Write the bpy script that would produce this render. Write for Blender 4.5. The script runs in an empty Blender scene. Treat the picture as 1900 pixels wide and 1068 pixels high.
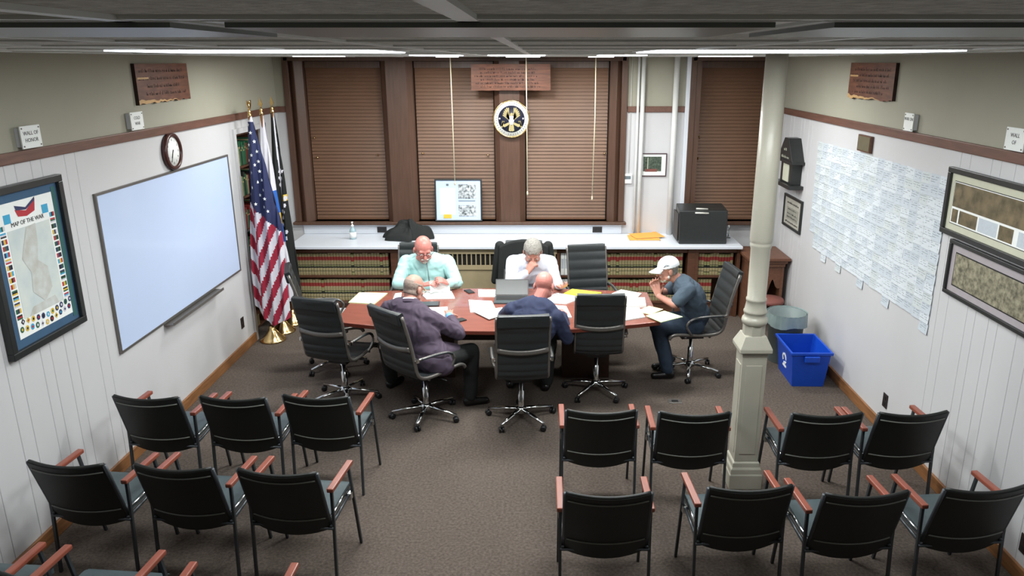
import bpy, bmesh, math, random
from mathutils import Vector, Matrix, Euler, noise
random.seed(7)
SC = bpy.context.scene
COL = SC.collection
PI = math.pi

# ------------------------------------------------------------------ camera, world, light, exposure
F_PX, CX, CY, CAM_H = 1410.0, 1002.0, 534.0, 3.0
TILT = math.atan(421 / F_PX)
cam_d = bpy.data.cameras.new('camera')
cam_d.sensor_width = 36
cam_d.lens = F_PX / 1900 * 36
cam_d.shift_x = -(CX - 950) / 1900
cam_d.clip_start = 0.02
cam = bpy.data.objects.new('camera', cam_d)
COL.objects.link(cam)
cam.location = (0, 0, CAM_H)
cam.rotation_euler = (PI / 2 - TILT, 0, 0)
SC.camera = cam
SC.view_settings.view_transform = 'Standard'
SC.view_settings.look = 'None'
SC.view_settings.gamma = 1
SC.view_settings.use_curve_mapping = False
SC.view_settings.exposure = 0.38
W = bpy.data.worlds.new('world')
SC.world = W
W.use_nodes = True
W.node_tree.nodes['Background'].inputs[0].default_value = (0.8, 0.9, 1, 1)
W.node_tree.nodes['Background'].inputs[1].default_value = 0.02

CEIL = 3.05
XL, XR, YB, YF = -3.19, 2.89, 9.45, -2.2
# lit ceiling troffers: x0, x1, y0, y1, watts
LIT = [(-1.84, -0.68, 3.30, 4.15, 44), (0.48, 1.80, 3.30, 4.15, 47),
       (-1.02, -0.60, 6.05, 6.45, 50), (-0.42, 0.06, 6.05, 6.45, 50), (0.44, 0.84, 6.05, 6.45, 50),
       (-2.30, -1.85, 7.3, 7.65, 40), (1.50, 1.98, 7.3, 7.65, 40),
       (-1.12, -0.86, 8.35, 8.6, 30), (-0.38, 0.02, 8.35, 8.6, 30), (0.5, 0.80, 8.35, 8.6, 30)]
for i, (a, b, c, d, w) in enumerate(LIT):
    L = bpy.data.lights.new('ceiling_lamp', 'AREA')
    L.shape = 'RECTANGLE'; L.size = b - a; L.size_y = d - c
    L.energy = w * 0.62; L.color = (0.97, 1.0, 0.97)
    o = bpy.data.objects.new('ceiling_lamp', L)
    COL.objects.link(o)
    o.location = ((a + b) / 2, (c + d) / 2, CEIL - 0.03)

# ------------------------------------------------------------------ materials
def srgb(r, g, b):
    f = lambda c: (c / 12.92 if c <= .04045 else ((c + .055) / 1.055) ** 2.4)
    return (f(r / 255), f(g / 255), f(b / 255), 1)

def mat(name, rgb, rough=.6, metal=0, var=.08, scale=20, bump=0, bscale=80, emis=0, alpha=1, stretch=None, coat=0, trans=0, spec=.5, rgb2=None):
    m = bpy.data.materials.new(name)
    m.use_nodes = True
    nt = m.node_tree; N = nt.nodes; K = nt.links
    p = N['Principled BSDF']
    p.inputs['Roughness'].default_value = rough
    p.inputs['Metallic'].default_value = metal
    p.inputs['Specular IOR Level'].default_value = spec
    c = srgb(*rgb)
    tc = N.new('ShaderNodeTexCoord')
    mp = N.new('ShaderNodeMapping')
    K.new(tc.outputs['Object'], mp.inputs[0])
    if stretch: mp.inputs['Scale'].default_value = stretch
    if var or rgb2:
        no = N.new('ShaderNodeTexNoise'); no.inputs['Scale'].default_value = scale; no.inputs['Detail'].default_value = 4
        K.new(mp.outputs[0], no.inputs['Vector'])
        r = N.new('ShaderNodeValToRGB')
        r.color_ramp.elements[0].position = .3; r.color_ramp.elements[1].position = .7
        if rgb2:
            r.color_ramp.elements[0].color = srgb(*rgb2); r.color_ramp.elements[1].color = c
        else:
            r.color_ramp.elements[0].color = tuple(x * (1 - var) for x in c[:3]) + (1,)
            r.color_ramp.elements[1].color = tuple(min(1, x * (1 + var)) for x in c[:3]) + (1,)
        K.new(no.outputs[0], r.inputs[0]); K.new(r.outputs[0], p.inputs['Base Color'])
    else:
        p.inputs['Base Color'].default_value = c
    if bump:
        nb = N.new('ShaderNodeTexNoise'); nb.inputs['Scale'].default_value = bscale; nb.inputs['Detail'].default_value = 3
        K.new(mp.outputs[0], nb.inputs['Vector'])
        bn = N.new('ShaderNodeBump'); bn.inputs['Strength'].default_value = bump; bn.inputs['Distance'].default_value = .01
        K.new(nb.outputs[0], bn.inputs['Height']); K.new(bn.outputs[0], p.inputs['Normal'])
    if emis:
        p.inputs['Emission Color'].default_value = c; p.inputs['Emission Strength'].default_value = emis
    if coat: p.inputs['Coat Weight'].default_value = coat
    if trans: p.inputs['Transmission Weight'].default_value = trans
    if alpha < 1: p.inputs['Alpha'].default_value = alpha
    m.diffuse_color = c
    return m

M = dict(
    carpet=mat('carpet', (116, 104, 96), .95, rgb2=(86, 78, 72), scale=55, bump=.8, bscale=300, spec=.1),
    tile=mat('ceiling_tile', (236, 234, 226), .95, rgb2=(196, 194, 186), scale=45, bump=.5, bscale=60),
    tbar=mat('ceiling_bar', (236, 238, 234), .4, var=.02),
    panel=mat('white_panelling', (200, 199, 201), .45, var=.02, scale=2),
    beige=mat('beige_paint', (160, 157, 142), .8, var=.03, scale=2),
    trim=mat('brown_rail', (104, 72, 60), .45, var=.2, scale=8, stretch=(6, .6, 6)),
    base=mat('baseboard_wood', (136, 92, 56), .45, var=.3, scale=8, stretch=(6, .6, 6)),
    wintrim=mat('window_wood', (84, 60, 48), .4, var=.16, scale=6, stretch=(8, 8, .6)),
    blind=mat('blind_slat', (108, 77, 57), .5, var=.08, scale=3),
    cream=mat('cream_paint', (172, 168, 154), .35, var=.03, scale=5, bump=.15, bscale=25),
    pipe=mat('white_pipe', (214, 214, 212), .4, var=.03),
    counter=mat('white_counter', (214, 218, 226), .35, var=.02, scale=4),
    radiator=mat('radiator_beige', (172, 156, 124), .5, var=.03),
    dark=mat('dark_gap', (22, 20, 18), .8, var=.1),
    shelf=mat('bookcase_wood', (92, 60, 44), .4, var=.2, scale=8, stretch=(1, 6, 6)),
    desk=mat('old_desk_wood', (104, 68, 50), .45, var=.2, scale=8, stretch=(6, 1, 6)),
    table=mat('table_cherry', (134, 78, 66), .25, var=.12, scale=5, stretch=(1, 8, 1), coat=.4),
    tedge=mat('table_edge', (104, 48, 36), .3, var=.1),
    pedestal=mat('pedestal_wood', (58, 36, 22), .5, var=.15),
    leather=mat('black_leather', (38, 42, 44), .38, var=.08, bump=.1, bscale=40),
    alu=mat('grey_aluminium', (120, 116, 112), .35, metal=.6, var=.04),
    chrome=mat('polished_metal', (200, 202, 202), .16, metal=1, var=0),
    black=mat('black_plastic', (22, 22, 24), .45, var=.05),
    vback=mat('chair_black_vinyl', (20, 23, 20), .5, var=.06),
    vseat=mat('chair_seat_vinyl', (66, 78, 82), .5, var=.06, bump=.1),
    vtube=mat('chair_grey_tube', (70, 74, 78), .35, metal=.5, var=.04),
    piping=mat('grey_piping', (104, 106, 100), .4, var=.03),
    arm=mat('armrest_wood', (132, 70, 54), .35, var=.15, scale=10, stretch=(6, 1, 6)),
    frameblk=mat('frame_black', (40, 42, 42), .35, var=.08),
    white=mat('white_paper', (236, 238, 236), .7, var=.02),
    paper2=mat('note_paper', (190, 198, 206), .8, var=.05, scale=60),
    noteink=mat('note_ink', (132, 140, 146), .8, var=.1),
    notew=mat('note_white', (204, 210, 216), .8, var=.05, scale=60),
    notey=mat('note_cream', (196, 202, 204), .8, var=.05, scale=60),
    ink=mat('print_ink', (96, 106, 112), .8, var=.1),
    board=mat('whiteboard', (190, 206, 236), .3, var=.02, scale=1.2, coat=.2),
    green=mat('mat_green', (46, 92, 92), .8, var=.05),
    blue=mat('mat_blue', (54, 86, 116), .8, var=.05),
    sky=mat('map_blue', (60, 160, 200), .7, var=.05),
    mapbg=mat('map_paper', (188, 200, 202), .7, rgb2=(212, 216, 210), scale=7),
    mapland=mat('map_land', (180, 178, 168), .7, rgb2=(202, 206, 204), scale=14),
    red=mat('red_ink', (176, 40, 52), .6, var=.08),
    yellow=mat('yellow_ink', (214, 178, 62), .6, var=.08),
    dgreen=mat('green_ink', (38, 92, 62), .6, var=.08),
    sealnavy=mat('seal_navy', (22, 24, 44), .5),
    navy=mat('navy_ink', (38, 46, 88), .6, var=.08),
    sepia=mat('sepia_photo', (126, 110, 82), .6, rgb2=(78, 70, 48), scale=14),
    crowd=mat('group_photo', (160, 154, 130), .6, rgb2=(84, 80, 66), scale=34),
    bw=mat('bw_photo', (216, 222, 226), .5, rgb2=(30, 34, 38), scale=40),
    green_photo=mat('tree_photo', (86, 100, 84), .6, rgb2=(28, 40, 32), scale=45),
    mount=mat('picture_mount', (196, 196, 176), .8, var=.03),
    certp=mat('certificate_paper', (170, 166, 156), .7),
    certq=mat('certificate_panel', (146, 144, 134), .7),
    mountp=mat('picture_mount_grey', (164, 156, 160), .8, var=.03),
    plaque=mat('plaque_wood', (122, 74, 52), .5, rgb2=(88, 52, 36), scale=6, stretch=(1, 1, 6)),
    sap=mat('plaque_sapwood', (196, 158, 108), .5, var=.1),
    burnt=mat('burnt_letters', (44, 22, 16), .7, var=.1),
    gold=mat('brass', (214, 184, 130), .2, metal=1, var=.05),
    goldp=mat('gold_paint', (172, 158, 112), .4, metal=.3, var=.15, scale=60),
    fred=mat('flag_red', (150, 28, 54), .8, var=.08),
    fwhite=mat('flag_white', (206, 204, 214), .8, var=.04),
    fblue=mat('flag_blue', (30, 38, 78), .8, var=.08),
    fsky=mat('flag_midblue', (34, 92, 176), .8, var=.08),
    fblk=mat('flag_black', (12, 15, 15), .8, var=.08),
    skin=mat('skin', (186, 132, 116), .5, var=.1, scale=14),
    skin2=mat('skin_ruddy', (194, 124, 114), .42, var=.1, scale=14),
    grey=mat('grey_hair', (140, 136, 130), .8, var=.2, scale=60),
    buzz=mat('buzz_hair', (152, 134, 124), .7, var=.12, scale=60),
    whair=mat('white_hair', (206, 204, 196), .8, var=.1, scale=60),
    mint=mat('mint_shirt', (170, 212, 210), .8, var=.03),
    wshirt=mat('white_shirt', (208, 212, 224), .8, var=.02),
    suit=mat('plum_suit', (72, 60, 76), .85, var=.08),
    navyc=mat('navy_sweater', (34, 42, 70), .85, var=.1),
    tee=mat('slate_tshirt', (66, 80, 94), .85, var=.06),
    jeans=mat('dark_jeans', (40, 54, 72), .85, var=.12),
    trous=mat('black_trousers', (24, 27, 26), .85, var=.08),
    lblue=mat('shirt_cuff_blue', (110, 166, 226), .8, var=.03),
    shoe=mat('black_shoe', (20, 18, 18), .35, var=.05),
    eye=mat('eye_white', (220, 215, 210), .3, var=0),
    lips=mat('lips', (160, 88, 84), .5, var=0),
    bin=mat('blue_plastic', (18, 74, 190), .4, var=.04),
    can=mat('grey_bin', (112, 124, 124), .5, var=.05),
    bag=mat('bin_liner', (150, 168, 166), .35, var=.05),
    tan=mat('law_book_tan', (168, 154, 116), .6, rgb2=(138, 128, 94), scale=30),
    tan2=mat('law_book_olive', (154, 152, 104), .6, rgb2=(128, 128, 86), scale=30),
    bred=mat('law_book_red', (136, 44, 40), .6, var=.1),
    bblk=mat('law_book_black', (26, 28, 24), .6, var=.1),
    orange=mat('orange_folder', (236, 166, 76), .7, var=.03),
    ylw=mat('yellow_pad', (246, 236, 60), .7, var=.02),
    pgreen=mat('pale_green_folder', (216, 236, 178), .7, var=.02),
    mini=mat('pale_tan_envelope', (222, 204, 164), .7, var=.03),
    glass=mat('clear_glass', (230, 240, 240), .05, var=0, trans=1),
    label=mat('sanitizer_gel', (188, 214, 222), .2, var=.03, trans=.4),
    teal=mat('bottle_teal', (96, 150, 158), .4, var=.03),
    lamp=mat('lit_diffuser', (236, 246, 255), .5, var=0, emis=5),
    unlit=mat('unlit_diffuser', (118, 126, 122), .35, var=.03),
    screen=mat('laptop_shell', (66, 76, 80), .35, var=.04),
    cord=mat('pull_cord', (206, 196, 168), .7, var=.03),
    brick=mat('reddish_seat', (120, 70, 62), .7, var=.1),
    socket=mat('brown_socket', (40, 32, 32), .5, var=.05),
    bronze=mat('bronze_plate', (112, 104, 82), .4, metal=.3, var=.1),
    capw=mat('white_cap', (226, 230, 236), .8, var=.04),
)

# ------------------------------------------------------------------ mesh helpers
class MB:
    def __init__(s):
        s.v = []; s.f = []; s.m = []; s.mats = []; s.M = None; s.sm = []
    def mi(s, m):
        m = M[m] if isinstance(m, str) else m
        if m not in s.mats: s.mats.append(m)
        return s.mats.index(m)
    def add(s, vs, fs, m, smooth=False):
        b = len(s.v); k = s.mi(m)
        for p in vs:
            p = Vector(p)
            s.v.append(s.M @ p if s.M else p)
        for f in fs:
            s.f.append([b + i for i in f]); s.m.append(k); s.sm.append(smooth)
        return s
    def box(s, x0, x1, y0, y1, z0, z1, m, front=None):
        vs = [(x, y, z) for z in (z0, z1) for y in (y0, y1) for x in (x0, x1)]
        fs = [(0, 2, 3, 1), (4, 5, 7, 6), (0, 1, 5, 4), (2, 6, 7, 3), (0, 4, 6, 2), (1, 3, 7, 5)]
        return s.add(vs, fs, m)
    def hexa(s, lo, hi, m):
        # lo, hi: four points each (loops)
        vs = list(lo) + list(hi)
        return s.add(vs, [(3, 2, 1, 0), (4, 5, 6, 7)] + [(i, (i + 1) % 4, 4 + (i + 1) % 4, 4 + i) for i in range(4)], m)
    def poly(s, pts, m):
        return s.add(pts, [tuple(range(len(pts)))], m)
    def prism(s, pts, off, m, side=None):
        # pts: planar loop, off: extrusion vector
        n = len(pts); off = Vector(off)
        vs = [Vector(p) for p in pts] + [Vector(p) + off for p in pts]
        s.add(vs, [tuple(range(n))[::-1], tuple(range(n, 2 * n))], m)
        b = len(s.v) - 2 * n; k = s.mi(side or m)
        for i in range(n):
            j = (i + 1) % n
            s.f.append([b + i, b + j, b + n + j, b + n + i]); s.m.append(k); s.sm.append(False)
        return s
    def tube(s, pts, r, m, seg=8, smooth=True, flat=None):
        pts = [Vector(p) for p in pts]; n = len(pts)
        rs = r if isinstance(r, (list, tuple)) else [r] * n
        vs = []; up = Vector((0, 0, 1))
        t0 = (pts[1] - pts[0]).normalized()
        ref = up if abs(t0.z) < .9 else Vector((1, 0, 0))
        for i in range(n):
            a = pts[max(i - 1, 0)]; b = pts[min(i + 1, n - 1)]
            t = (b - a).normalized()
            x = ref.cross(t)
            if x.length < 1e-4: x = Vector((1, 0, 0)).cross(t)
            x.normalize(); y = t.cross(x)
            fx, fy = flat or (1, 1)
            for k in range(seg):
                an = 2 * PI * (k + .5) / seg
                vs.append(pts[i] + x * math.cos(an) * rs[i] * fx + y * math.sin(an) * rs[i] * fy)
        fs = []
        for i in range(n - 1):
            for k in range(seg):
                k2 = (k + 1) % seg
                fs.append((i * seg + k, i * seg + k2, (i + 1) * seg + k2, (i + 1) * seg + k))
        fs.append(tuple(range(seg))[::-1]); fs.append(tuple((n - 1) * seg + k for k in range(seg)))
        return s.add(vs, fs, m, smooth and seg > 5)
    def lathe(s, prof, m, c=(0, 0, 0), seg=24, rot=0, smooth=True, cap=True):
        vs = []; n = len(prof)
        for (r, z) in prof:
            for k in range(seg):
                a = 2 * PI * k / seg + rot
                vs.append((c[0] + r * math.cos(a), c[1] + r * math.sin(a), c[2] + z))
        fs = []
        for i in range(n - 1):
            for k in range(seg):
                k2 = (k + 1) % seg
                fs.append((i * seg + k, i * seg + k2, (i + 1) * seg + k2, (i + 1) * seg + k))
        if cap:
            fs.append(tuple(range(seg))[::-1]); fs.append(tuple((n - 1) * seg + k for k in range(seg)))
        return s.add(vs, fs, m, smooth)
    def grid(s, fn, nu, nv, m, smooth=True, mfn=None):
        vs = [fn(i / nu, j / nv) for j in range(nv + 1) for i in range(nu + 1)]
        b = len(s.v)
        for p in vs:
            p = Vector(p); s.v.append(s.M @ p if s.M else p)
        for j in range(nv):
            for i in range(nu):
                a = j * (nu + 1) + i
                s.f.append([b + a, b + a + 1, b + a + nu + 2, b + a + nu + 1])
                s.m.append(s.mi(mfn((i + .5) / nu, (j + .5) / nv) if mfn else m)); s.sm.append(smooth)
        return s
    def ell(s, c, r, m, seg=16, R=None, rings=10):
        vs = []; fs = []
        R = R or Matrix.Identity(3)
        vs.append(Vector(c) + R @ Vector((0, 0, r[2])))
        for i in range(1, rings):
            th = PI * i / rings
            for k in range(seg):
                a = 2 * PI * k / seg
                vs.append(Vector(c) + R @ Vector((r[0] * math.sin(th) * math.cos(a), r[1] * math.sin(th) * math.sin(a), r[2] * math.cos(th))))
        vs.append(Vector(c) + R @ Vector((0, 0, -r[2])))
        for k in range(seg): fs.append((0, 1 + k, 1 + (k + 1) % seg))
        for i in range(rings - 2):
            for k in range(seg):
                a = 1 + i * seg + k; b = 1 + i * seg + (k + 1) % seg
                fs.append((a, a + seg, b + seg, b))
        e = len(vs) - 1; q = 1 + (rings - 2) * seg
        for k in range(seg): fs.append((q + k, e, q + (k + 1) % seg))
        return s.add(vs, fs, m, True)
    def cap(s, a, b, ra, rb, m, seg=14):
        # tapered capsule
        a, b = Vector(a), Vector(b); d = b - a; L = d.length
        if L < 1e-5: return s.ell(a, (ra, ra, ra), m)
        t = d / L; x = t.orthogonal().normalized(); y = t.cross(x)
        R = Matrix((x, y, t)).transposed()
        prof = [(ra * math.cos(q), -ra * math.sin(q)) for q in (1.5, 1.1, .7, .35, 0)] + [(rb * math.cos(q), L + rb * math.sin(q)) for q in (0, .35, .7, 1.1, 1.5)]
        vs = [a + R @ Vector((r * math.cos(2 * PI * k / seg), r * math.sin(2 * PI * k / seg), z)) for r, z in prof for k in range(seg)]
        fs = []
        for i in range(len(prof) - 1):
            for k in range(seg):
                k2 = (k + 1) % seg
                fs.append((i * seg + k, i * seg + k2, (i + 1) * seg + k2, (i + 1) * seg + k))
        fs.append(tuple(range(seg))[::-1]); fs.append(tuple((len(prof) - 1) * seg + k for k in range(seg)))
        return s.add(vs, fs, m, True)
    def text(s, body, size, m, origin=(0, 0, 0), X=(1, 0, 0), Y=(0, 0, 1), align='CENTER', depth=.0006):
        cu = bpy.data.curves.new('t', 'FONT'); cu.body = body; cu.size = size; cu.align_x = align; cu.align_y = 'CENTER'
        cu.extrude = depth; cu.resolution_u = 2
        o = bpy.data.objects.new('t', cu); COL.objects.link(o)
        dg = bpy.context.evaluated_depsgraph_get(); dg.update()
        me = o.evaluated_get(dg).to_mesh()
        X, Y = Vector(X), Vector(Y); Z = X.cross(Y); O = Vector(origin)
        s.add([O + X * v.co.x + Y * v.co.y + Z * v.co.z for v in me.vertices], [tuple(p.vertices) for p in me.polygons], m)
        o.evaluated_get(dg).to_mesh_clear()
        bpy.data.objects.remove(o); bpy.data.curves.remove(cu)
        return s
    def build(s, name, parent=None, bevel=0, smooth_angle=None, sub=0):
        me = bpy.data.meshes.new(name)
        me.from_pydata([tuple(v) for v in s.v], [], s.f)
        for m in s.mats: me.materials.append(m)
        me.polygons.foreach_set('material_index', s.m)
        me.polygons.foreach_set('use_smooth', s.sm)
        bm = bmesh.new(); bm.from_mesh(me); bmesh.ops.recalc_face_normals(bm, faces=bm.faces); bm.to_mesh(me); bm.free()
        o = bpy.data.objects.new(name, me); COL.objects.link(o)
        if parent: o.parent = parent
        if bevel:
            b = o.modifiers.new('bevel', 'BEVEL'); b.width = bevel; b.segments = 2; b.limit_method = 'ANGLE'; b.harden_normals = False
        if sub:
            b = o.modifiers.new('sub', 'SUBSURF'); b.levels = sub; b.render_levels = sub
        return o

def tag(o, label, cat, group=None):
    o['label'] = label; o['category'] = cat
    if group: o['group'] = group
    return o
def root(name, label, cat, loc=(0, 0, 0), rz=0, group=None):
    o = bpy.data.objects.new(name, None); o.empty_display_size = .1; COL.objects.link(o)
    o.location = loc; o.rotation_euler = (0, 0, rz)
    return tag(o, label, cat, group)
def struct(o):
    o['kind'] = 'structure'; return o
def place(o, loc, rz=0):
    o.location = loc; o.rotation_euler = (0, 0, rz); return o
def dup(r, loc, rz, label=None, group=None):
    c = r.copy(); COL.objects.link(c); c.location = loc; c.rotation_euler = (0, 0, rz)
    if label: c['label'] = label
    if group: c['group'] = group
    for ch in list(r.children):
        k = ch.copy(); COL.objects.link(k); k.parent = c
        for g in list(ch.children):
            q = g.copy(); COL.objects.link(q); q.parent = k
    return c
def B(*a):
    return MB().box(*a)
R90 = PI / 2

# ------------------------------------------------------------------ room shell
struct(B(XL - .6, XR + .3, YF - .1, YB + .3, -.1, 0, 'carpet').build('floor'))
# ceiling: tiles with raised bars, in one piece
cm = MB().box(XL - .6, XR + .3, YF - .1, YB + .3, CEIL, CEIL + .1, 'tile')
struct(cm.build('ceiling'))
n_tr = 0
def trim(mb, bevel=0):
    global n_tr
    n_tr += 1
    return struct(mb.build('trim_%d' % n_tr, bevel=bevel))
gb = MB()
for x in (-2.77, -2.2, -1.63, -1.06, -.49, -.084, .65, 1.22, 1.79, 2.36):
    w = .013
    gb.box(x - w, x + w, YF, YB, CEIL - .006, CEIL, 'tbar')
for y in (-1.5, -.9, -.3, .3, .92, 1.375, 1.98, 2.6, 3.28, 4.17, 4.8, 5.4, 6.03, 6.47, 7.1, 7.7, 8.3, 8.9):
    gb.box(XL, XR, y - .012, y + .012, CEIL - .005, CEIL, 'tbar')
trim(gb)

RAIL = 2.44
def wall_side(name, X, sgn, y0, y1, z0=0):
    """panelled lower wall with V grooves, painted upper wall; sgn = direction into the wall"""
    mb = MB()
    ys = [y0]
    y = y0 + .09
    k = 0
    plain = (5.3, 8.02)
    while y < y1 - .03:
        if not (plain[0] < y < plain[1] and y > plain[0]):
            ys += [y - .004, y, y + .004]
        y += (.20, .10, .15, .10, .25, .12)[k % 6]; k += 1
    ys.append(y1)
    ds = [0]
    for i in range(1, len(ys) - 1): ds.append(.005 if (i % 3) == 2 else 0)
    ds.append(0)
    vs = []
    for yy, d in zip(ys, ds):
        vs += [(X + sgn * d, yy, z0), (X + sgn * d, yy, RAIL)]
    fs = [(2 * i, 2 * i + 2, 2 * i + 3, 2 * i + 1) for i in range(len(ys) - 1)]
    mb.add(vs, fs, 'panel')
    mb.box(*(sorted((X + sgn * .006, X + sgn * .12)) + [y0, y1, z0, RAIL]), 'panel')
    mb.box(*(sorted((X, X + sgn * .12)) + [y0, y1, RAIL, CEIL + .05]), 'beige')
    return struct(mb.build(name))
# left wall: full up to the shelf recess (y 8.05 - 8.92)
wall_side('wall_left', XL, -1, YF, 8.05)
mb = MB().box(XL - .12, XL, 8.05, 8.92, 2.27, RAIL, 'panel').box(XL - .12, XL, 8.92, YB + .1, 0, RAIL, 'panel').box(XL - .12, XL, 8.05, YB + .1, RAIL, CEIL + .05, 'beige')
struct(mb.build('wall_left_rear'))
wall_side('wall_right', XR, 1, YF, YB)
# back wall with window openings
WZ0, WZ1 = 1.06, CEIL + .05
mb = MB()
def bw(x0, x1, z0, z1):
    if z0 < RAIL: mb.box(x0, x1, YB, YB + .2, z0, min(z1, RAIL), 'panel')
    if z1 > RAIL: mb.box(x0, x1, YB, YB + .2, max(z0, RAIL), z1, 'beige')
bw(XL - .1, -3.05, 0, WZ1); bw(-3.05, 1.03, 0, WZ0); bw(1.03, 1.80, 0, WZ1); bw(1.80, 2.80, 0, WZ0); bw(2.80, XR + .1, 0, WZ1)
struct(mb.build('wall_back'))
struct(B(XL - .2, XR + .2, YF - .12, YF, 0, CEIL + .05, 'beige').build('wall_front'))
# recess backing for shelf
mb = MB().box(XL - .50, XL - .47, 8.0, 8.97, 0, 2.4, 'panel').box(XL - .5, XL - .1, 8.0, 8.05, 0, 2.4, 'panel').box(XL - .5, XL - .1, 8.92, 8.97, 0, 2.4, 'panel').box(XL - .5, XL - .1, 8.0, 8.97, 2.27, 2.4, 'panel')
struct(mb.build('wall_recess'))
def rail_box(x0, x1, y0, y1):
    return MB().box(x0, x1, y0, y1, RAIL - .035, RAIL + .035, 'trim')
trim(rail_box(XL + .001, XL + .026, YF, YB), .006)
trim(rail_box(XR - .026, XR - .001, YF, YB), .006)
trim(rail_box(XL, -3.07, YB - .026, YB - .001), .006)
trim(rail_box(1.06, 1.76, YB - .026, YB - .001), .006)
trim(MB().box(XL + .001, XL + .02, 8.0, 8.055, 0, 2.32, 'panel').box(XL + .001, XL + .02, 8.055, 8.95, 2.265, 2.32, 'panel').box(XL + .001, XL + .02, 8.915, 8.97, 0, 2.32, 'panel'))
struct(B(XL + .001, XL + .022, YF, 8.0, 0, .10, 'base').build('baseboard_left', bevel=.004))
struct(B(XR - .022, XR - .001, YF, 8.4, 0, .10, 'base').build('baseboard_right', bevel=.004))
trim(MB().box(1.752, 1.80, YB - .05, YB - .001, .905, CEIL - .001, 'counter'), .004)   # white strip beside the right window

# ------------------------------------------------------------------ windows
def window(n, x0, x1, zb, blinds, posts, latches=()):
    w = bpy.data.objects.new('window_%d' % n, None); COL.objects.link(w); w['kind'] = 'structure'
    f = MB()
    f.box(x0 - .02, x0 + .05, YB - .05, YB - .002, zb, CEIL - .002, 'wintrim')
    f.box(x1 - .05, x1 + .02, YB - .05, YB - .002, zb, CEIL - .002, 'wintrim')
    # deep reveals
    f.box(x0 + .0, x0 + .025, YB - .002, YB + .17, zb, CEIL - .002, 'wintrim')
    f.box(x1 - .025, x1, YB - .002, YB + .17, zb, CEIL - .002, 'wintrim')
    f.box(x0, x1, YB - .05, YB + .17, CEIL - .05, CEIL - .002, 'wintrim')
    f.build('window_frame', w, bevel=.004)
    B(x0 - .05, x1 + .05, YB - .085, YB + .17, zb - .035, zb, 'wintrim').build('window_sill', w, bevel=.006)
    B(x0 + .03, x1 - .03, YB + .155, YB + .165, zb, CEIL - .05, 'dark').build('window_pane', w)
    for (a, b, y) in posts:
        c = .035 if b - a > .2 else .05
        yf = YB - .04
        MB().prism([(a, YB + .15, zb), (a, yf + .07, zb), (a + c + .03, yf, zb), (b - c - .03, yf, zb), (b, yf + .07, zb), (b, YB + .15, zb)], (0, 0, CEIL - .05 - zb), 'wintrim').build('window_post', w)
    for (a, b) in blinds:
        m = MB()
        z = zb + .03
        p = .042
        while z < CEIL - .13:
            m.hexa([(a, YB + .105, z - .004), (b, YB + .105, z - .004), (b, YB + .109, z - .001), (a, YB + .109, z - .001)],
                   [(a, YB + .120, z + .0415), (b, YB + .120, z + .0415), (b, YB + .124, z + .0435), (a, YB + .124, z + .0435)], 'blind')
            z += p
        m.box(a, b, YB + .10, YB + .135, zb + .004, zb + .028, 'blind')
        m.box(a, b, YB + .085, YB + .14, CEIL - .13, CEIL - .055, 'wintrim')
        m.build('window_blind', w)
    for (x, z) in latches:
        MB().lathe([(.011, 0), (.013, .012), (.006, .03)], 'gold', (0, 0, 0), 10).build('window_latch', w).matrix_local = Matrix.Translation((x, YB + .10, z)) @ Matrix.Rotation(R90, 4, 'X')
    return w
window(1, -3.05, 1.03, WZ0, [(-2.84, -1.93), (-1.52, -.57), (-.17, .83)],
       [(-3.02, -2.85, 0), (-1.91, -1.535, 0), (-.555, -.185, 0), (.845, 1.0, 0)],
       [(-2.79, 2.09), (-2.77, 1.85), (-2.02, 1.88), (-1.46, 1.90), (-.65, 1.88), (.80, 1.90)])
window(2, 1.82, 2.79, WZ0, [(1.93, 2.755)], [(1.85, 1.915, 0)], [(1.97, 2.10), (1.97, 1.84)])

# ------------------------------------------------------------------ ceiling lights and cords
def troffer(x0, x1, y0, y1, lit, label):
    r = root('ceiling_light', label, 'light', ((x0 + x1) / 2, (y0 + y1) / 2, CEIL), 0, 'lit ceiling lights' if lit else 'unlit ceiling lights')
    a, b = (x1 - x0) / 2, (y1 - y0) / 2
    f = MB()
    t = .02
    f.box(-a, a, -b, -b + t, -.006, -.001, 'tbar').box(-a, a, b - t, b, -.006, -.001, 'tbar').box(-a, -a + t, -b + t, b - t, -.006, -.001, 'tbar').box(a - t, a, -b + t, b - t, -.006, -.001, 'tbar')
    f.build('frame', r)
    B(-a + t, a - t, -b + t, b - t, -.012, -.002, 'lamp' if lit else 'unlit').build('diffuser', r)
LL = ['long lit ceiling light over the left side of the room', 'long lit ceiling light over the right side of the room',
      'lit ceiling light above the middle, leftmost of its row of three', 'lit ceiling light above the middle, centre of its row of three', 'lit ceiling light above the middle, rightmost of its row of three',
      'lit ceiling light near the flags and left window', 'lit ceiling light near the top of the white column',
      'lit ceiling light by the window blinds, leftmost of three', 'lit ceiling light by the window blinds, centre of three', 'lit ceiling light by the window blinds, rightmost of three']
for i, (a, b, c, d, w) in enumerate(LIT): troffer(a, b, c, d, True, LL[i])
troffer(-.395, .30, .935, 1.36, False, 'unlit grey ceiling light panel at the top centre of the picture')
troffer(-1.12, -.42, .935, 1.36, False, 'unlit grey ceiling light panel at the top left of the picture')
troffer(.33, 1.05, .935, 1.36, False, 'unlit grey ceiling light panel at the top right of the picture')
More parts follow.
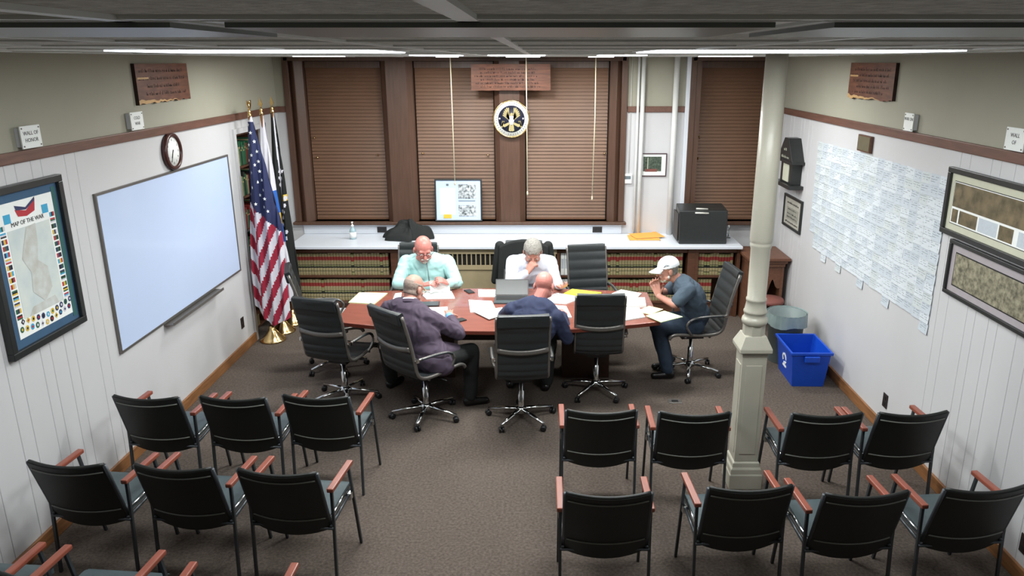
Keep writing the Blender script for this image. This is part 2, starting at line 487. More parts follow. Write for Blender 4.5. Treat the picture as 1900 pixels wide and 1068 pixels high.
for x, z, lab in ((-1.03, 1.62, 'pale pull cord hanging down to the framed certificate on the sill'), (-.16, 1.50, 'pale pull cord hanging beside the round eagle seal'), (.64, 1.44, 'pale pull cord hanging in front of the right blind of the wide window')):
    c = root('pull_cord', lab, 'cord', (x, 9.1, 0), 0, 'pull cords')
    MB().tube([(0, 0, CEIL - .002), (.004, 0, 2.4), (-.012 if x > .5 else .008, 0, z)], .006, 'cord', 6).build('string', c)
    MB().lathe([(.006, .05), (.011, .02), (.009, 0)], 'cord', (-.012 if x > .5 else .008, 0, z - .05), 8).build('toggle', c)

# ------------------------------------------------------------------ column
c = root('support_column', 'cream painted support column with square pedestal and turned shaft', 'column', (1.498, 5.02, 0))
m = MB()
def sq(mb, prof, mt, rot=PI / 4):
    return mb.lathe([(r * math.sqrt(2), z) for r, z in prof], mt, (0, 0, 0), 4, rot, False)
sq(m, [(.118, 0), (.118, .11), (.112, .12), (.110, .155), (.100, .17), (.097, .20), (.088, .21)], 'cream')
m.build('plinth', c, bevel=.003)
m = sq(MB(), [(.086, .21), (.086, 1.02), (.090, 1.03), (.090, 1.045)], 'cream')
for s in (-1, 1):
    m.box(-.058, .058, s * .086 - .004, s * .086 + .004, .27, .96, 'cream')
    m.box(s * .086 - .004, s * .086 + .004, -.058, .058, .27, .96, 'cream')
m.build('pedestal', c, bevel=.003)
sq(MB(), [(.090, 1.045), (.112, 1.06), (.112, 1.085), (.108, 1.095), (.074, 1.17)], 'cream').build('pedestal_cap', c, bevel=.003)
MB().lathe([(.078, 1.15), (.078, 1.245)], 'cream', seg=8, rot=PI / 8, smooth=False).build('neck', c, bevel=.003)
prof = [(.075, 1.24), (.085, 1.25), (.090, 1.27), (.085, 1.29), (.077, 1.295), (.075, 1.31), (.077, 1.325), (.081, 1.33), (.081, 1.34), (.075, 1.35), (.070, 1.38), (.066, 1.41), (.070, 1.415), (.070, 1.43), (.064, 1.435),
        (.066, 1.78), (.073, 1.80), (.074, 1.815), (.070, 1.822), (.074, 1.83), (.077, 1.85), (.075, 2.2), (.070, CEIL)]
MB().lathe(prof, 'cream', seg=32).build('shaft', c)

# ------------------------------------------------------------------ pipes, thermostat, switches
def pipe(x0, r, lab, col='pipe'):
    return tag(MB().tube([(x0, YB - .045, .902), (x0, YB - .045, CEIL - .002)], r, col, 12).build('wall_pipe'), lab, 'pipe', 'vertical wall pipes')
pipe(1.18, .014, 'thin white conduit beside the thermostat, left of the pipe pair')
pipe(1.235, .026, 'thick white pipe just left of the small tree photograph')
pipe(1.63, .034, 'thick white pipe between the tree photograph and right window')
t = root('thermostat', 'white wall thermostat with grey display beside the window frame', 'thermostat', (1.08, YB - .001, 1.6))
B(-.06, .06, -.03, 0, -.06, .06, 'white').build('housing', t, bevel=.006)
B(-.04, .045, -.033, -.03, -.005, .035, 'ink').build('display', t)
MB().tube([(.02, -.01, .06), (.02, -.01, CEIL - 1.602)], .004, 'pipe', 6).build('wire', t)
def outlet(loc, rz, w, h, lab):
    if rz == 0: loc = (loc[0], YB - .0205, loc[2])
    o = root('wall_outlet', lab, 'outlet', loc, rz, 'dark wall outlets')
    B(-w / 2, w / 2, -.008, -.001, -h / 2, h / 2, 'socket').build('cover_plate', o, bevel=.002)
    for s in (-1, 1):
        if w < h: B(-.016, .016, -.011, -.008, s * .025 - .014, s * .025 + .014, 'black').build('socket', o)
        else: B(s * .025 - .014, s * .025 + .014, -.011, -.008, -.016, .016, 'black').build('socket', o)
outlet((XL, 7.69, .316), R90, .075, .12, 'dark outlet low on the left wall beside the flags')
outlet((XR, 5.82, .28), -R90, .08, .12, 'dark outlet low on the right wall behind the chairs')
outlet((XR, 3.90, .24), -R90, .08, .12, 'dark outlet low on the right wall at the picture edge')
outlet((-2.0, YB, .955), 0, .12, .072, 'dark horizontal outlet above the counter by the black jacket')
outlet((.725, YB, .955), 0, .12, .072, 'dark horizontal outlet above the counter right of the white-shirted man')
o = root('floor_outlet', 'small metal floor plate in the carpet beyond the column', 'outlet', (1.24, 6.40, 0))
B(-.06, .06, -.045, .045, .0005, .006, 'alu').build('cover_plate', o, bevel=.002)
B(-.03, .03, -.02, .02, .006, .008, 'black').build('flap', o)
o = root('floor_box', 'small white plastic box on the floor under the chairs', 'box', (.085, 3.69, 0))
B(-.055, .055, -.10, .06, 0.0005, .045, 'white').build('housing', o, bevel=.006)
B(-.03, .03, -.06, .03, .045, .048, 'counter').build('lid', o)

# ------------------------------------------------------------------ counter, bookcases, radiator
CF = 8.74
tag(B(-2.99, 2.40, CF, YB - .002, .865, .90, 'counter').build('long_counter', bevel=.006), 'long white countertop running under the windows', 'counter')
tag(B(-2.99, 1.03, YB - .02, YB - .002, .901, 1.02, 'counter').build('counter_backsplash', bevel=.003), 'white upstand strip along the wall behind the counter', 'backsplash')
def bookcase(x0, x1, lab, posts=(0, 0)):
    r = root('bookcase', lab, 'bookcase', (x0, 8.82, 0)); w = x1 - x0; D = YB - 8.82 - .002
    B(0, .04 + posts[0], 0, D, 0, .862, 'shelf').build('side_panel', r, bevel=.003)
    B(w - .04 - posts[1], w, 0, D, 0, .862, 'shelf').build('side_panel', r, bevel=.003)
    B(.04 + posts[0], w - .04 - posts[1], .02, D, .80, .862, 'shelf').build('top_rail', r)
    for z in (.495, .17): B(.04 + posts[0], w - .04 - posts[1], .01, .40, z, z + .025, 'shelf').build('shelf', r)
    B(.04 + posts[0], w - .04 - posts[1], .405, .42, .17, .80, 'shelf').build('back_panel', r)
    B(.04 + posts[0], w - .04 - posts[1], .03, .06, 0, .17, 'shelf').build('kick_board', r)
    return r
bookcase(-2.99, -1.66, 'brown wooden bookcase of law books left of the radiator', (0, .09))
bookcase(.20, 1.86, 'brown wooden bookcase of law books and binders right of the radiator', (0, .05))
bookcase(1.86, 2.40, 'narrow brown bookcase of law books beside the old desk', (0, 0))
def book_proto(v):
    """spine bands are printed on the cover"""
    h = (.262, .255, .268)[v]; w = .0335; d = .18
    mb = MB()
    cv = ('tan', 'tan2', 'tan')[v]
    z = 0
    segs = [(.045, cv), (.006, 'bblk'), (.035, cv), (.02, 'bblk'), (.012, 'tan2'), (.008, 'bblk'), (.055, cv), (.045, 'bred'), (h - .226, cv)]
    if v == 1: segs = [(.03, cv), (.01, 'bblk'), (.045, 'tan'), (.035, 'bblk'), (.045, cv), (.055, 'bred'), (h - .22, cv)]
    for hh, mt in segs:
        mb.prism([(0, .006, z), (.006, 0, z), (w - .006, 0, z), (w, .006, z), (w, d, z), (0, d, z)], (0, 0, hh), mt)
        z += hh
    return mb
book_meshes = None
def book_row(x0, x1, y, z, label, group):
    global book_meshes
    if book_meshes is None:
        book_meshes = []
        for v in range(3):
            mb = book_proto(v); o = mb.build('law_book'); book_meshes.append(o.data); bpy.data.objects.remove(o)
    x = x0
    while x + .0345 < x1:
        v = random.choice((0, 0, 1, 2, 2)) if random.random() < .5 else getattr(book_row, 'last', 0)
        book_row.last = v
        o = bpy.data.objects.new('law_book', book_meshes[v]); COL.objects.link(o)
        o.location = (x, y + random.uniform(0, .008), z + .001)
        tag(o, label, 'book', group)
        x += .0345 + random.uniform(0, .0006)
book_row(-2.94, -1.80, 8.86, .52, 'tan law book with red and black bands, top shelf of the left bookcase', 'law books on the top shelf of the left bookcase')
book_row(-2.94, -1.80, 8.86, .195, 'tan law book with red and black bands, lower shelf of the left bookcase', 'law books on the lower shelf of the left bookcase')
book_row(.78, 1.74, 8.86, .52, 'tan law book with red and black bands, top shelf behind the cap-wearing man', 'law books on the top shelf of the right bookcase')
book_row(.78, 1.76, 8.86, .195, 'tan law book with red and black bands, lower shelf behind the cap-wearing man', 'law books on the lower shelf of the right bookcase')
book_row(1.91, 2.34, 8.86, .52, 'tan law book with red and black bands, top shelf of the narrow bookcase', 'law books on the top shelf of the narrow bookcase')
book_row(1.91, 2.10, 8.86, .195, 'tan law book with red and black bands, lower shelf of the narrow bookcase', 'law books on the lower shelf of the narrow bookcase')
mb = MB().box(0, .042, 0, .2, 0, .27, 'white').box(.008, .034, -.002, 0, .08, .20, 'paper2').lathe([(.009, -.0025), (.009, 0)], 'ink', (0, 0, 0), 10)
bo = mb.build('white_binder', bevel=.002); bme = bo.data; bpy.data.objects.remove(bo)
for zz, nm in ((.52, 'top'), (.195, 'lower')):
    for i in range(11):
        if i in (4, 8) : continue
        o = bpy.data.objects.new('white_binder', bme); COL.objects.link(o); o.location = (.25 + i * .046, 8.86, zz + .001)
        tag(o, 'white ring binder on the %s shelf behind the white-shirted man' % nm, 'binder', 'white binders on the %s shelf' % nm)
# items on the lower shelf of the narrow bookcase
o = root('white_pitcher', 'small white handled ornament on the lower shelf of the narrow bookcase', 'ornament', (2.22, 8.93, .196))
MB().lathe([(.045, 0), (.06, .03), (.058, .07), (.035, .11), (.04, .13)], 'whair', seg=16).build('body', o)
MB().tube([(.05, 0, .03), (.085, 0, .05), (.085, 0, .09), (.045, 0, .11)], .008, 'whair', 8).build('handle', o)
# radiator cover
r = root('radiator_cover', 'beige metal radiator cover with slotted grille under the counter', 'radiator', (-1.66, 8.80, 0))
W2 = 1.86
B(0, W2, .02, .5, 0, .60, 'radiator').box(0, W2, .03, .5, .60, .82, 'dark').build('front_panel', r, bevel=.004)
g = MB().box(0, W2, 0, .02, .60, .655, 'radiator').box(0, W2, 0, .02, .795, .863, 'radiator')
x = 0
while x < W2 - .01:
    g.box(x, x + .014 if x > 0 else x + .06, .002, .02, .655, .795, 'radiator'); x += .0555
g.build('grille', r)
B(0, W2, .0, .018, 0, .09, 'radiator').build('base_strip', r, bevel=.003)
# low white ledge in front of the left bookcase
r = root('paper_stack_ledge', 'low white shelf with papers on the floor before the left bookcase', 'shelf', (-2.76, 8.42, 0))
B(0, .76, .03, .36, 0, .09, 'shelf').build('base', r)
B(0, .78, 0, .37, .09, .125, 'counter').build('top', r, bevel=.004)
for i, (x, y, a) in enumerate(((-2.30, 8.58, .1), (-2.60, 8.64, -.15))):
    tag(place(B(-.14, .14, -.11, .11, 0, .015 + .006 * i, 'white').build('paper_stack', bevel=.002), (x, y, .1255), a), ('white paper stack on the low floor ledge, nearer the table', 'white paper stack on the low floor ledge, nearer the flags')[i], 'papers')

# old wooden desk in the corner
r = root('old_wooden_desk', 'old brown wooden stand with scalloped apron in the right corner', 'desk', (2.385, 8.42, 0))
DW = .49
m = MB(); m.box(0, DW, 0, .62, .80, .835, 'desk').box(.025, DW - .025, .025, .6, .765, .80, 'desk').box(.045, DW - .045, .045, .6, .72, .765, 'desk')
m.build('top', r, bevel=.006)
B(.05, .085, .06, .6, 0, .72, 'desk').build('side_panel', r, bevel=.004)
B(DW - .085, DW - .05, .06, .6, 0, .72, 'desk').build('side_panel', r, bevel=.004)
def scal(t):
    return .46 - .10 * math.exp(-((t - .5) / .09) ** 2) + .11 * math.exp(-((t - .28) / .10) ** 2) + .11 * math.exp(-((t - .72) / .10) ** 2)
pts = [(.085, .065, .72)] + [(.085 + (DW - .17) * i / 24, .065, scal(i / 24)) for i in range(25)] + [(DW - .085, .065, .72)]
MB().prism(pts, (0, .02, 0), 'desk').build('apron', r)
B(.085, DW - .085, .56, .58, 0, .72, 'desk').build('back_panel', r)
B(.085, DW - .085, .08, .56, .10, .125, 'desk').build('lower_shelf', r)
o = root('round_stool', 'reddish round cushion seat tucked under the old wooden stand', 'stool', (2.63, 8.30, 0))
MB().lathe([(.02, .34), (.15, .345), (.165, .37), (.15, .40), (.02, .41)], 'brick', seg=24).build('seat', o)
for k in range(3):
    a = k * 2 * PI / 3 + .5
    MB().tube([(.06 * math.cos(a), .06 * math.sin(a), .345), (.12 * math.cos(a), .12 * math.sin(a), 0)], .012, 'desk', 8).build('leg', o)

# things on the counter
o = root('sanitizer_bottle', 'clear pump bottle of hand sanitizer standing on the counter', 'bottle', (-2.30, 9.14, .9005))
MB().lathe([(.036, 0), (.04, .01), (.04, .10), (.036, .12), (.016, .145), (.015, .155)], 'label', seg=20).build('body', o)
MB().lathe([(.0405, .02), (.0405, .09)], 'white', seg=20).build('sticker', o)
MB().lathe([(.017, .155), (.017, .175), (.006, .18), (.006, .205), (.012, .207), (.012, .216)], 'white', seg=14).tube([(0, 0, .21), (0, -.035, .208)], .005, 'white', 8).build('pump', o)
# black jacket lying on the counter
def jfn(u, v):
    a = 2 * PI * u
    prof = 1 - v
    rx = .25 + .07 * math.sin(3 * a + 1) + .05 * math.sin(5 * a + 2) + .02 * math.sin(11 * a)
    ry = .15 + .02 * math.sin(4 * a)
    q = math.cos(v * R90)
    h = .17 * math.sin(v * R90) * (1 + .25 * math.sin(2 * a + v * 3))
    return (rx * q * math.cos(a) + .05 * v, ry * q * math.sin(a), .003 + h * (1 + .35 * noise.noise((4 * math.cos(a), 4 * math.sin(a), v * 4))))
mb = MB().grid(jfn, 48, 14, 'trous')
mb.poly([jfn(i / 48, 0) for i in range(48)][::-1], 'trous')
tag(place(mb.build('black_jacket'), (-1.66, 9.13, .9005), 0), 'black jacket heaped on the counter behind the bald man', 'jacket')
# orange folders
for i, (dx, dy, a, th) in enumerate(((1.28, 9.16, 0, .012), (1.33, 9.25, .25, .010))):
    o = root('orange_folder', ('orange folder lying flat at the counter front', 'orange folder lying askew on top of another folder')[i], 'folder', (dx, dy, .9005 + .0125 * i), a, 'orange folders on the counter')
    B(-.18, .18, -.12, .14, 0, th - .003, 'white').build('pages', o)
    B(-.19, .19, -.13, .15, th - .003, th, 'orange').box(.14, .19, .14, .17, th - .003, th, 'orange').build('cover', o, bevel=.001)
# big black box (monitor crate)
o = root('black_cabinet', 'large black box with white straps on the counter before the window', 'box', (1.93, 9.06, .9005))
mb = MB().hexa([(-.27, -.20, 0), (.30, -.20, 0), (.30, .22, 0), (-.27, .22, 0)], [(-.28, -.17, .40), (.30, -.17, .40), (.29, .12, .44), (-.27, .12, .44)], 'frameblk')
mb.build('body', o, bevel=.012)
MB().tube([(-.09, -.177, .375), (.07, -.177, .37)], .010, 'whair', 8).tube([(-.07, -.12, .415), (.07, -.12, .41)], .009, 'whair', 8).build('handle', o)
MB().box(-.285, -.276, -.15, .16, .03, .36, 'black').build('side_vent', o)
o = root('clear_stand', 'small clear plastic holder on the counter right of black box', 'holder', (2.33, 9.2, .9005))
MB().lathe([(.03, 0), (.03, .006), (.008, .012), (.008, .10), (.018, .13), (.0, .15)], 'glass', seg=14).build('body', o)
MB().lathe([(.008, .13), (.008, .16)], 'white', seg=10).build('cap', o)

# ------------------------------------------------------------------ wall-hung things (local frame: x right, y into the wall, z up)
def words(mb, x0, x1, z, h, m, y, rnd, gap=.5, ragged=True):
    """one line of unreadably small lettering: a row of little strokes"""
    x = x0
    while x < x1 - h * .4:
        n = rnd.randint(2, 7)
        for k in range(n):
            if x > x1 - h * .5: break
            hh = h * rnd.choice((.6, .6, .75, 1))
            w = h * rnd.uniform(.12, .2)
            mb.box(x, x + w, y - .0008, y, z, z + hh, m)
            mb.box(x, x + h * .42, y - .0008, y, z + (hh * .5 if rnd.random() < .5 else 0), z + (hh * .5 if rnd.random() < .5 else 0) + h * .12, m) if rnd.random() < .7 else None
            x += h * .55
        x += h * gap
def frame_parts(r, w, h, b, d, mframe, mount, mm, bevel=.004):
    f = MB()
    f.box(-w / 2, w / 2, -d, -.001, -h / 2, -h / 2 + b, mframe).box(-w / 2, w / 2, -d, -.001, h / 2 - b, h / 2, mframe)
    f.box(-w / 2, -w / 2 + b, -d, -.001, -h / 2 + b, h / 2 - b, mframe).box(w / 2 - b, w / 2, -d, -.001, -h / 2 + b, h / 2 - b, mframe)
    f.build('frame', r, bevel=bevel)
    B(-w / 2 + b, w / 2 - b, -d * .45, -.002, -h / 2 + b, h / 2 - b, mm).build('mount', r)
    return -d * .45
def wood_plaque(name, loc, rz, w, h, label, seed, live=True, lines=6, tilt=0):
    r = root(name, label, 'plaque', loc, rz)
    rnd = random.Random(seed)
    n = 26
    bot = [(-w / 2 + w * i / n, -.03, -h / 2 + (rnd.uniform(-.008, .008) - .012 * (1 - i / n) if live else rnd.uniform(-.002, .002))) for i in range(n + 1)]
    pts = bot + [(w / 2 - .004, -.03, h / 2), (-w / 2 + .004, -.03, h / 2)]
    MB().prism(pts, (0, .029, 0), 'plaque', 'burnt').build('board', r)
    m = MB()
    if live:
        s = [(p[0], -.0315, p[2] + .002) for p in bot[:n - 6]] + [(bot[n - 6][0], -.0315, bot[n - 6][2] + .004)] + [(p[0], -.0315, p[2] + .030 * (1 - i / (n - 6)) + .004) for i, p in list(enumerate(bot[:n - 6]))[::-1]]
        m.poly(s, 'sap')
        m.box(-w / 2 + .02, -w / 2 + .20, -.0315, -.0305, .03, .045, 'sap')
        m.build('sapwood', r)
    t = MB()
    for k in range(lines):
        z = h / 2 - h * (.16 + .8 * k / lines)
        a = (rnd.uniform(.02, .2), rnd.uniform(.04, .2))
        words(t, -w / 2 + a[0] * w, w / 2 - a[1] * w, z - .02, .028, 'burnt', -.030, rnd)
    t.build('lettering', r)
    return r
wood_plaque('wooden_plaque', (XL, 6.62, 2.83), R90, .92, .30, 'live-edge wooden plaque on the left wall above the clock', 1, lines=4)
wood_plaque('wooden_plaque', (XR, 6.82, 2.835), -R90, .93, .30, 'live-edge wooden plaque high on the right wall', 2, lines=5)
wood_plaque('wooden_plaque', (-.345, 9.335, 2.815), 0, .94, .30, 'wide wooden plaque with burnt lettering above the eagle seal', 3, live=False, lines=6)
B(-.60, -.09, 9.336, YB + .03, 2.72, 2.93, 'wintrim').build('mounting_block', bpy.data.objects['wooden_plaque.002']).matrix_local = Matrix.Translation((.345, -9.335, -2.815))

def standoff_sign(loc, rz, lines, label, sx=.19, sz=.135):
    r = root('wall_sign', label, 'sign', loc, rz, 'small white wall signs')
    B(-sx / 2, sx / 2, -.045, -.037, -sz / 2, sz / 2, 'white').build('plate', r, bevel=.001)
    B(-sx / 2 + .012, sx / 2 - .012, -.037, -.001, -sz / 2 + .01, sz / 2 - .01, 'counter').build('backing', r)
    for a in (-1, 1):
        for b in (-1, 1):
            q = MB().lathe([(.005, 0), (.005, .003)], 'alu', (0, 0, 0), 8).build('standoff', r)
            q.matrix_local = Matrix.Translation((a * (sx / 2 - .014), -.045, b * (sz / 2 - .014))) @ Matrix.Rotation(R90, 4, 'X')
    t = MB()
    for k, l in enumerate(lines): t.text(l, .034, 'black', (0, -.0455, .022 - .042 * k))
    t.build('lettering', r)
standoff_sign((XL, 4.77, 2.552), R90, ['WALL OF', 'HONOR'], 'white sign reading WALL OF on the rail, left edge of the picture')
standoff_sign((XL, 6.06, 2.552), R90, ['COLD', 'WAR'], 'small white sign on the left rail below the wooden plaque')
standoff_sign((XR, 5.99, 2.548), -R90, ['WAR ON', ' ', ' '], 'small white sign on the right rail below the wooden plaque', .15)
standoff_sign((XR, 4.62, 2.55), -R90, ['WALL', 'OF'], 'white sign on the right rail at the picture edge')

# clock
r = root('wall_clock', 'round wall clock with dark red wooden rim above the whiteboard', 'clock', (XL, 6.61, 2.253), R90)
def disc(mb, prof, m, seg=32):
    mb.M = Matrix.Rotation(R90, 4, 'X'); mb.lathe(prof, m, (0, 0, 0), seg); mb.M = None; return mb
disc(MB(), [(.152, .001), (.16, .02), (.155, .04), (.135, .048), (.125, .038), (.125, .001)], mat('clock_rim', (70, 38, 34), .3, var=.1)).build('rim', r)
disc(MB(), [(.126, .002), (.126, .026)], 'white').build('face', r)
t = MB()
for k in range(1, 13):
    a = PI / 2 - k * PI / 6
    t.text(str(k), .026, 'black', (.098 * math.cos(a), -.0265, .098 * math.sin(a)))
t.build('numerals', r)
for nm, a, l, w in (('hour_hand', -PI / 2 - .55, .06, .006), ('minute_hand', -PI / 2 - .42, .095, .004)):
    q = Vector((math.cos(a), 0, math.sin(a))); n = Vector((-q.z, 0, q.x)) * w
    o_ = Vector((0, -.030, 0))
    MB().prism([o_ - q * .015 - n, o_ + q * l - n * .4, o_ + q * l + n * .4, o_ - q * .015 + n], (0, .002, 0), 'black').build(nm, r)

# whiteboard
r = root('whiteboard', 'large white dry-erase board with aluminium frame on the left wall', 'whiteboard', (XL, 6.58, 1.481), R90)
w, h = 2.405, 1.22
B(-w / 2 + .01, w / 2 - .01, -.014, -.002, -h / 2 + .01, h / 2 - .01, 'board').build('panel', r)
f = MB(); b = .018
f.box(-w / 2, w / 2, -.02, -.001, -h / 2, -h / 2 + b, 'alu').box(-w / 2, w / 2, -.02, -.001, h / 2 - b, h / 2, 'alu').box(-w / 2, -w / 2 + b, -.02, -.001, -h / 2 + b, h / 2 - b, 'alu').box(w / 2 - b, w / 2, -.02, -.001, -h / 2 + b, h / 2 - b, 'alu')
f.build('frame', r)
MB().box(-.50, .56, -.085, -.002, -h / 2 - .022, -h / 2 - .012, 'alu').box(-.50, .56, -.09, -.083, -h / 2 - .022, -h / 2 + .004, 'alu').build('pen_tray', r, bevel=.002)

# framed war map
r = root('framed_map', 'tall framed map of the war bordered by small flags on left wall', 'framed map', (XL, 4.62, 1.78), R90)
w, h = .76, 1.02
y0 = frame_parts(r, w, h, .045, .045, 'frameblk', 'mount', 'blue')
g = MB()
g.box(-.27, .27, y0 - .003, y0, -.41, .41, 'white')
g.box(.275, .315, y0 - .002, y0, -.44, .44, 'green')
g.build('mat_board', r)
g = MB(); ya = y0 - .0032
g.box(-.20, .20, ya - .001, ya, -.30, .245, 'mapbg')
pts = [(-.03, ya - .0022, .24), (.06, ya - .0022, .25), (.05, ya - .0022, .12), (.02, ya - .0022, .02), (.10, ya - .0022, -.04), (.11, ya - .0022, -.18), (.02, ya - .0022, -.25), (-.08, ya - .0022, -.16), (-.06, ya - .0022, -.04), (-.12, ya - .0022, .06)]
g.poly(pts, 'mapland')
g.poly([(-.15, ya - .002, -.30), (.15, ya - .002, -.30), (.12, ya - .002, -.24), (-.10, ya - .002, -.25)], 'mapland')
g.build('map_sheet', r)
t = MB(); t.text('MAP OF THE WAR', .038, 'black', (0, ya - .001, .275))
g2 = MB()
rnd = random.Random(5)
pal = ['red', 'yellow', 'dgreen', 'navy', 'sky', 'fwhite', 'black']
g2.box(-.21, -.15, ya - .0015, ya, .29, .345, 'sky').box(.15, .21, ya - .0015, ya, .29, .345, 'sky')
g2.poly([(-.10, ya - .001, .36), (0, ya - .001, .34), (.10, ya - .001, .40), (.08, ya - .001, .325), (0, ya - .001, .305), (-.08, ya - .001, .315)], 'red')
g2.poly([(-.10, ya - .0015, .385), (0, ya - .0015, .36), (.10, ya - .0015, .41), (.09, ya - .0015, .385), (0, ya - .0015, .345), (-.09, ya - .0015, .355)], 'navy')
for s in (-1, 1):
    for k in range(15):
        z = .27 - k * .039; x = s * .238
        a = rnd.sample(pal, 3); ww = .024
        if rnd.random() < .5:
            for q in range(3): g2.box(x - ww, x + ww, ya - .001, ya, z - .014 + q * .0095, z - .0045 + q * .0095, a[q])
        else:
            for q in range(3): g2.box(x - ww + q * ww * .667, x - ww + (q + 1) * ww * .667, ya - .001, ya, z - .014, z + .0145, a[q])
for k in range(11):
    for j in range(2):
        x = -.24 + k * .048 + j * .02; z = -.385 + j * .045 + (.03 * abs(k - 5) / 5)
        cc = rnd.choice(pal)
        n = rnd.choice((4, 6, 8, 12))
        g2.poly([(x + .018 * math.cos(2 * PI * q / n), ya - .0012, z + .020 * math.sin(2 * PI * q / n)) for q in range(n)], cc)
        g2.poly([(x + .008 * math.cos(2 * PI * q / n), ya - .0018, z + .009 * math.sin(2 * PI * q / n)) for q in range(n)], rnd.choice(pal))
g2.build('flag_border', r); t.build('lettering', r)

# right wall pieces
r = root('panorama_picture', 'wide framed sepia panorama on the right wall, upper of two', 'framed picture', (XR, 4.66, 2.064), -R90)
y0 = frame_parts(r, 1.34, .464, .038, .035, 'frameblk', 'mount', 'mount')
g = MB().box(-.585, .585, y0 - .002, y0, -.15, .145, 'black').box(-.58, .58, y0 - .003, y0 - .001, -.145, .14, 'white').box(-.575, .575, y0 - .004, y0 - .001, -.03, .135, 'sepia')
for a, b_, mm in ((-.565, -.49, 'sepia'), (-.47, -.25, 'sepia'), (-.23, -.02, 'paper2'), (-.0, .15, 'sepia'), (.2, .5, 'paper2')): g.box(a, b_, y0 - .004, y0 - .001, -.135, -.045, mm)
g.build('photograph', r)
r = root('panorama_picture', 'wide framed group photograph on the right wall, lower of two', 'framed picture', (XR, 4.54, 1.622), -R90)
y0 = frame_parts(r, 1.28, .385, .028, .03, 'frameblk', 'mount', 'mountp')
MB().box(-.56, .56, y0 - .002, y0, -.12, .115, 'black').box(-.552, .552, y0 - .003, y0 - .001, -.112, .107, 'crowd').build('photograph', r)
r = root('framed_certificate', 'small black framed certificate below the house-shaped box, right wall', 'framed certificate', (XR, 8.55, 1.338), -R90)
y0 = frame_parts(r, .62, .372, .03, .025, 'frameblk', 'mount', 'certp')
g = MB(); rnd = random.Random(3)
g.box(-.2, .2, y0 - .002, y0, -.09, .05, 'certq')
for z, a in ((.09, .2), (.02, .16), (-.03, .17), (-.07, .17), (-.13, .22)): words(g, -a, a, z, .022, 'black', y0 - .002, rnd)
g.build('certificate', r)
r = root('house_display_box', 'black house-shaped display box with pale panel on right wall', 'display box', (XR, 8.60, 1.66), -R90)
bx = MB().box(-.20, .20, -.11, -.001, .02, .26, 'frameblk')
bx.build('body', r, bevel=.004)
MB().prism([(-.27, -.14, .26), (.27, -.14, .26), (.08, -.14, .52), (-.06, -.14, .52)], (0, .139, 0), 'frameblk').build('roof', r, bevel=.004)
B(-.30, .30, -.16, -.001, -.02, .02, 'frameblk').build('ledge', r, bevel=.004)
B(-.28, .28, -.15, -.001, .25, .28, 'frameblk').build('eave', r, bevel=.003)
B(-.10, .10, -.116, -.11, .04, .23, 'mount').build('panel', r)
g = MB(); words(g, -.12, .14, .30, .03, 'mount', -.1402, random.Random(9)); words(g, -.05, .07, .38, .03, 'mount', -.1402, random.Random(8)); g.build('lettering', r)
r = root('bronze_plate', 'small square bronze plate under the right wall rail', 'plate', (XR, 6.80, 2.30), -R90)
B(-.135, .135, -.03, -.001, -.072, .072, 'shelf').build('backing', r, bevel=.003)
B(-.115, .125, -.034, -.03, -.06, .062, 'bronze').build('face', r, bevel=.002)

# pinned paper notes
def note_mesh(v):
    rnd = random.Random(40 + v)
    mb = MB(); w, h = .134, .083
    pm_ = ('paper2', 'notew', 'paper2', 'notew', 'notey')[v]
    mb.grid(lambda a, b: (-w / 2 + w * a, -.003 - .005 * (1 - b) ** 2 - .002 * math.sin(a * PI) * (1 - b), -h / 2 + h * b), 3, 4, pm_)
    for k in range(3):
        z = h / 2 - .022 - k * .017
        x = -w / 2 + .012
        while x < w / 2 - .02:
            l = rnd.uniform(.008, .02); b = (z + h / 2) / h
            y = -.0042 - .005 * (1 - b) ** 2 - .002
            if rnd.random() < .6: mb.poly([(x, y, z), (x + l, y, z), (x + l, y, z + .0035), (x, y, z + .0035)], 'noteink')
            x += l + .006
    o = mb.build('paper_note'); me = o.data; bpy.data.objects.remove(o)
    return me
notes = [note_mesh(v) for v in range(5)]
rnd = random.Random(11)
cols_ = 20
nsel = 0
for i in range(cols_):
    y = 7.90 - i * .1315
    rows = 14
    if i == 0: rows = 12
    if i in (3, 6, 10, 14): rows = 15
    if i == 19: rows = 15
    for j in range(rows):
        z = 2.165 - j * .0775 + rnd.uniform(-.005, .005)
        o = bpy.data.objects.new('paper_note', notes[rnd.randrange(5)]); COL.objects.link(o)
        o.location = (XR - .002, y + rnd.uniform(-.003, .003), z)
        o.rotation_euler = (0, rnd.uniform(-.045, .045), -R90)
        hang = j == 14
        tag(o, 'pale printed paper note hanging below the bottom edge of the pinned notes' if hang else 'pale printed paper note in the dense grid pinned on right wall', 'note', 'paper notes hanging below the grid' if hang else 'paper notes pinned on the right wall')

# back wall pictures, seal
r = root('tree_photograph', 'small framed colour photograph of trees between two wall pipes', 'framed picture', (1.40, YB, 1.77), 0)
y0 = frame_parts(r, .33, .285, .012, .02, mat('photo_frame', (72, 48, 56), .4), 'mount', 'white')
MB().box(-.125, .10, y0 - .002, y0, -.08, .10, 'green_photo').box(-.10, .05, y0 - .003, y0, -.085, -.05, 'brick').box(-.072, -.064, y0 - .003, y0, -.06, .09, 'mount').build('photograph', r)
r = root('framed_certificate', 'framed certificate with two black-and-white photos leaning on the window sill', 'framed certificate', (-1.02, YB - .02, WZ0 + .27), 0)
r.rotation_euler = (math.radians(-5), 0, 0); r.location.y = YB - .02
y0 = frame_parts(r, .59, .53, .018, .02, 'frameblk', 'mount', 'board')
g = MB().box(-.23, -.04, y0 - .002, y0, -.18, .15, 'white').box(-.19, -.09, y0 - .004, y0, -.225, -.175, 'yellow')
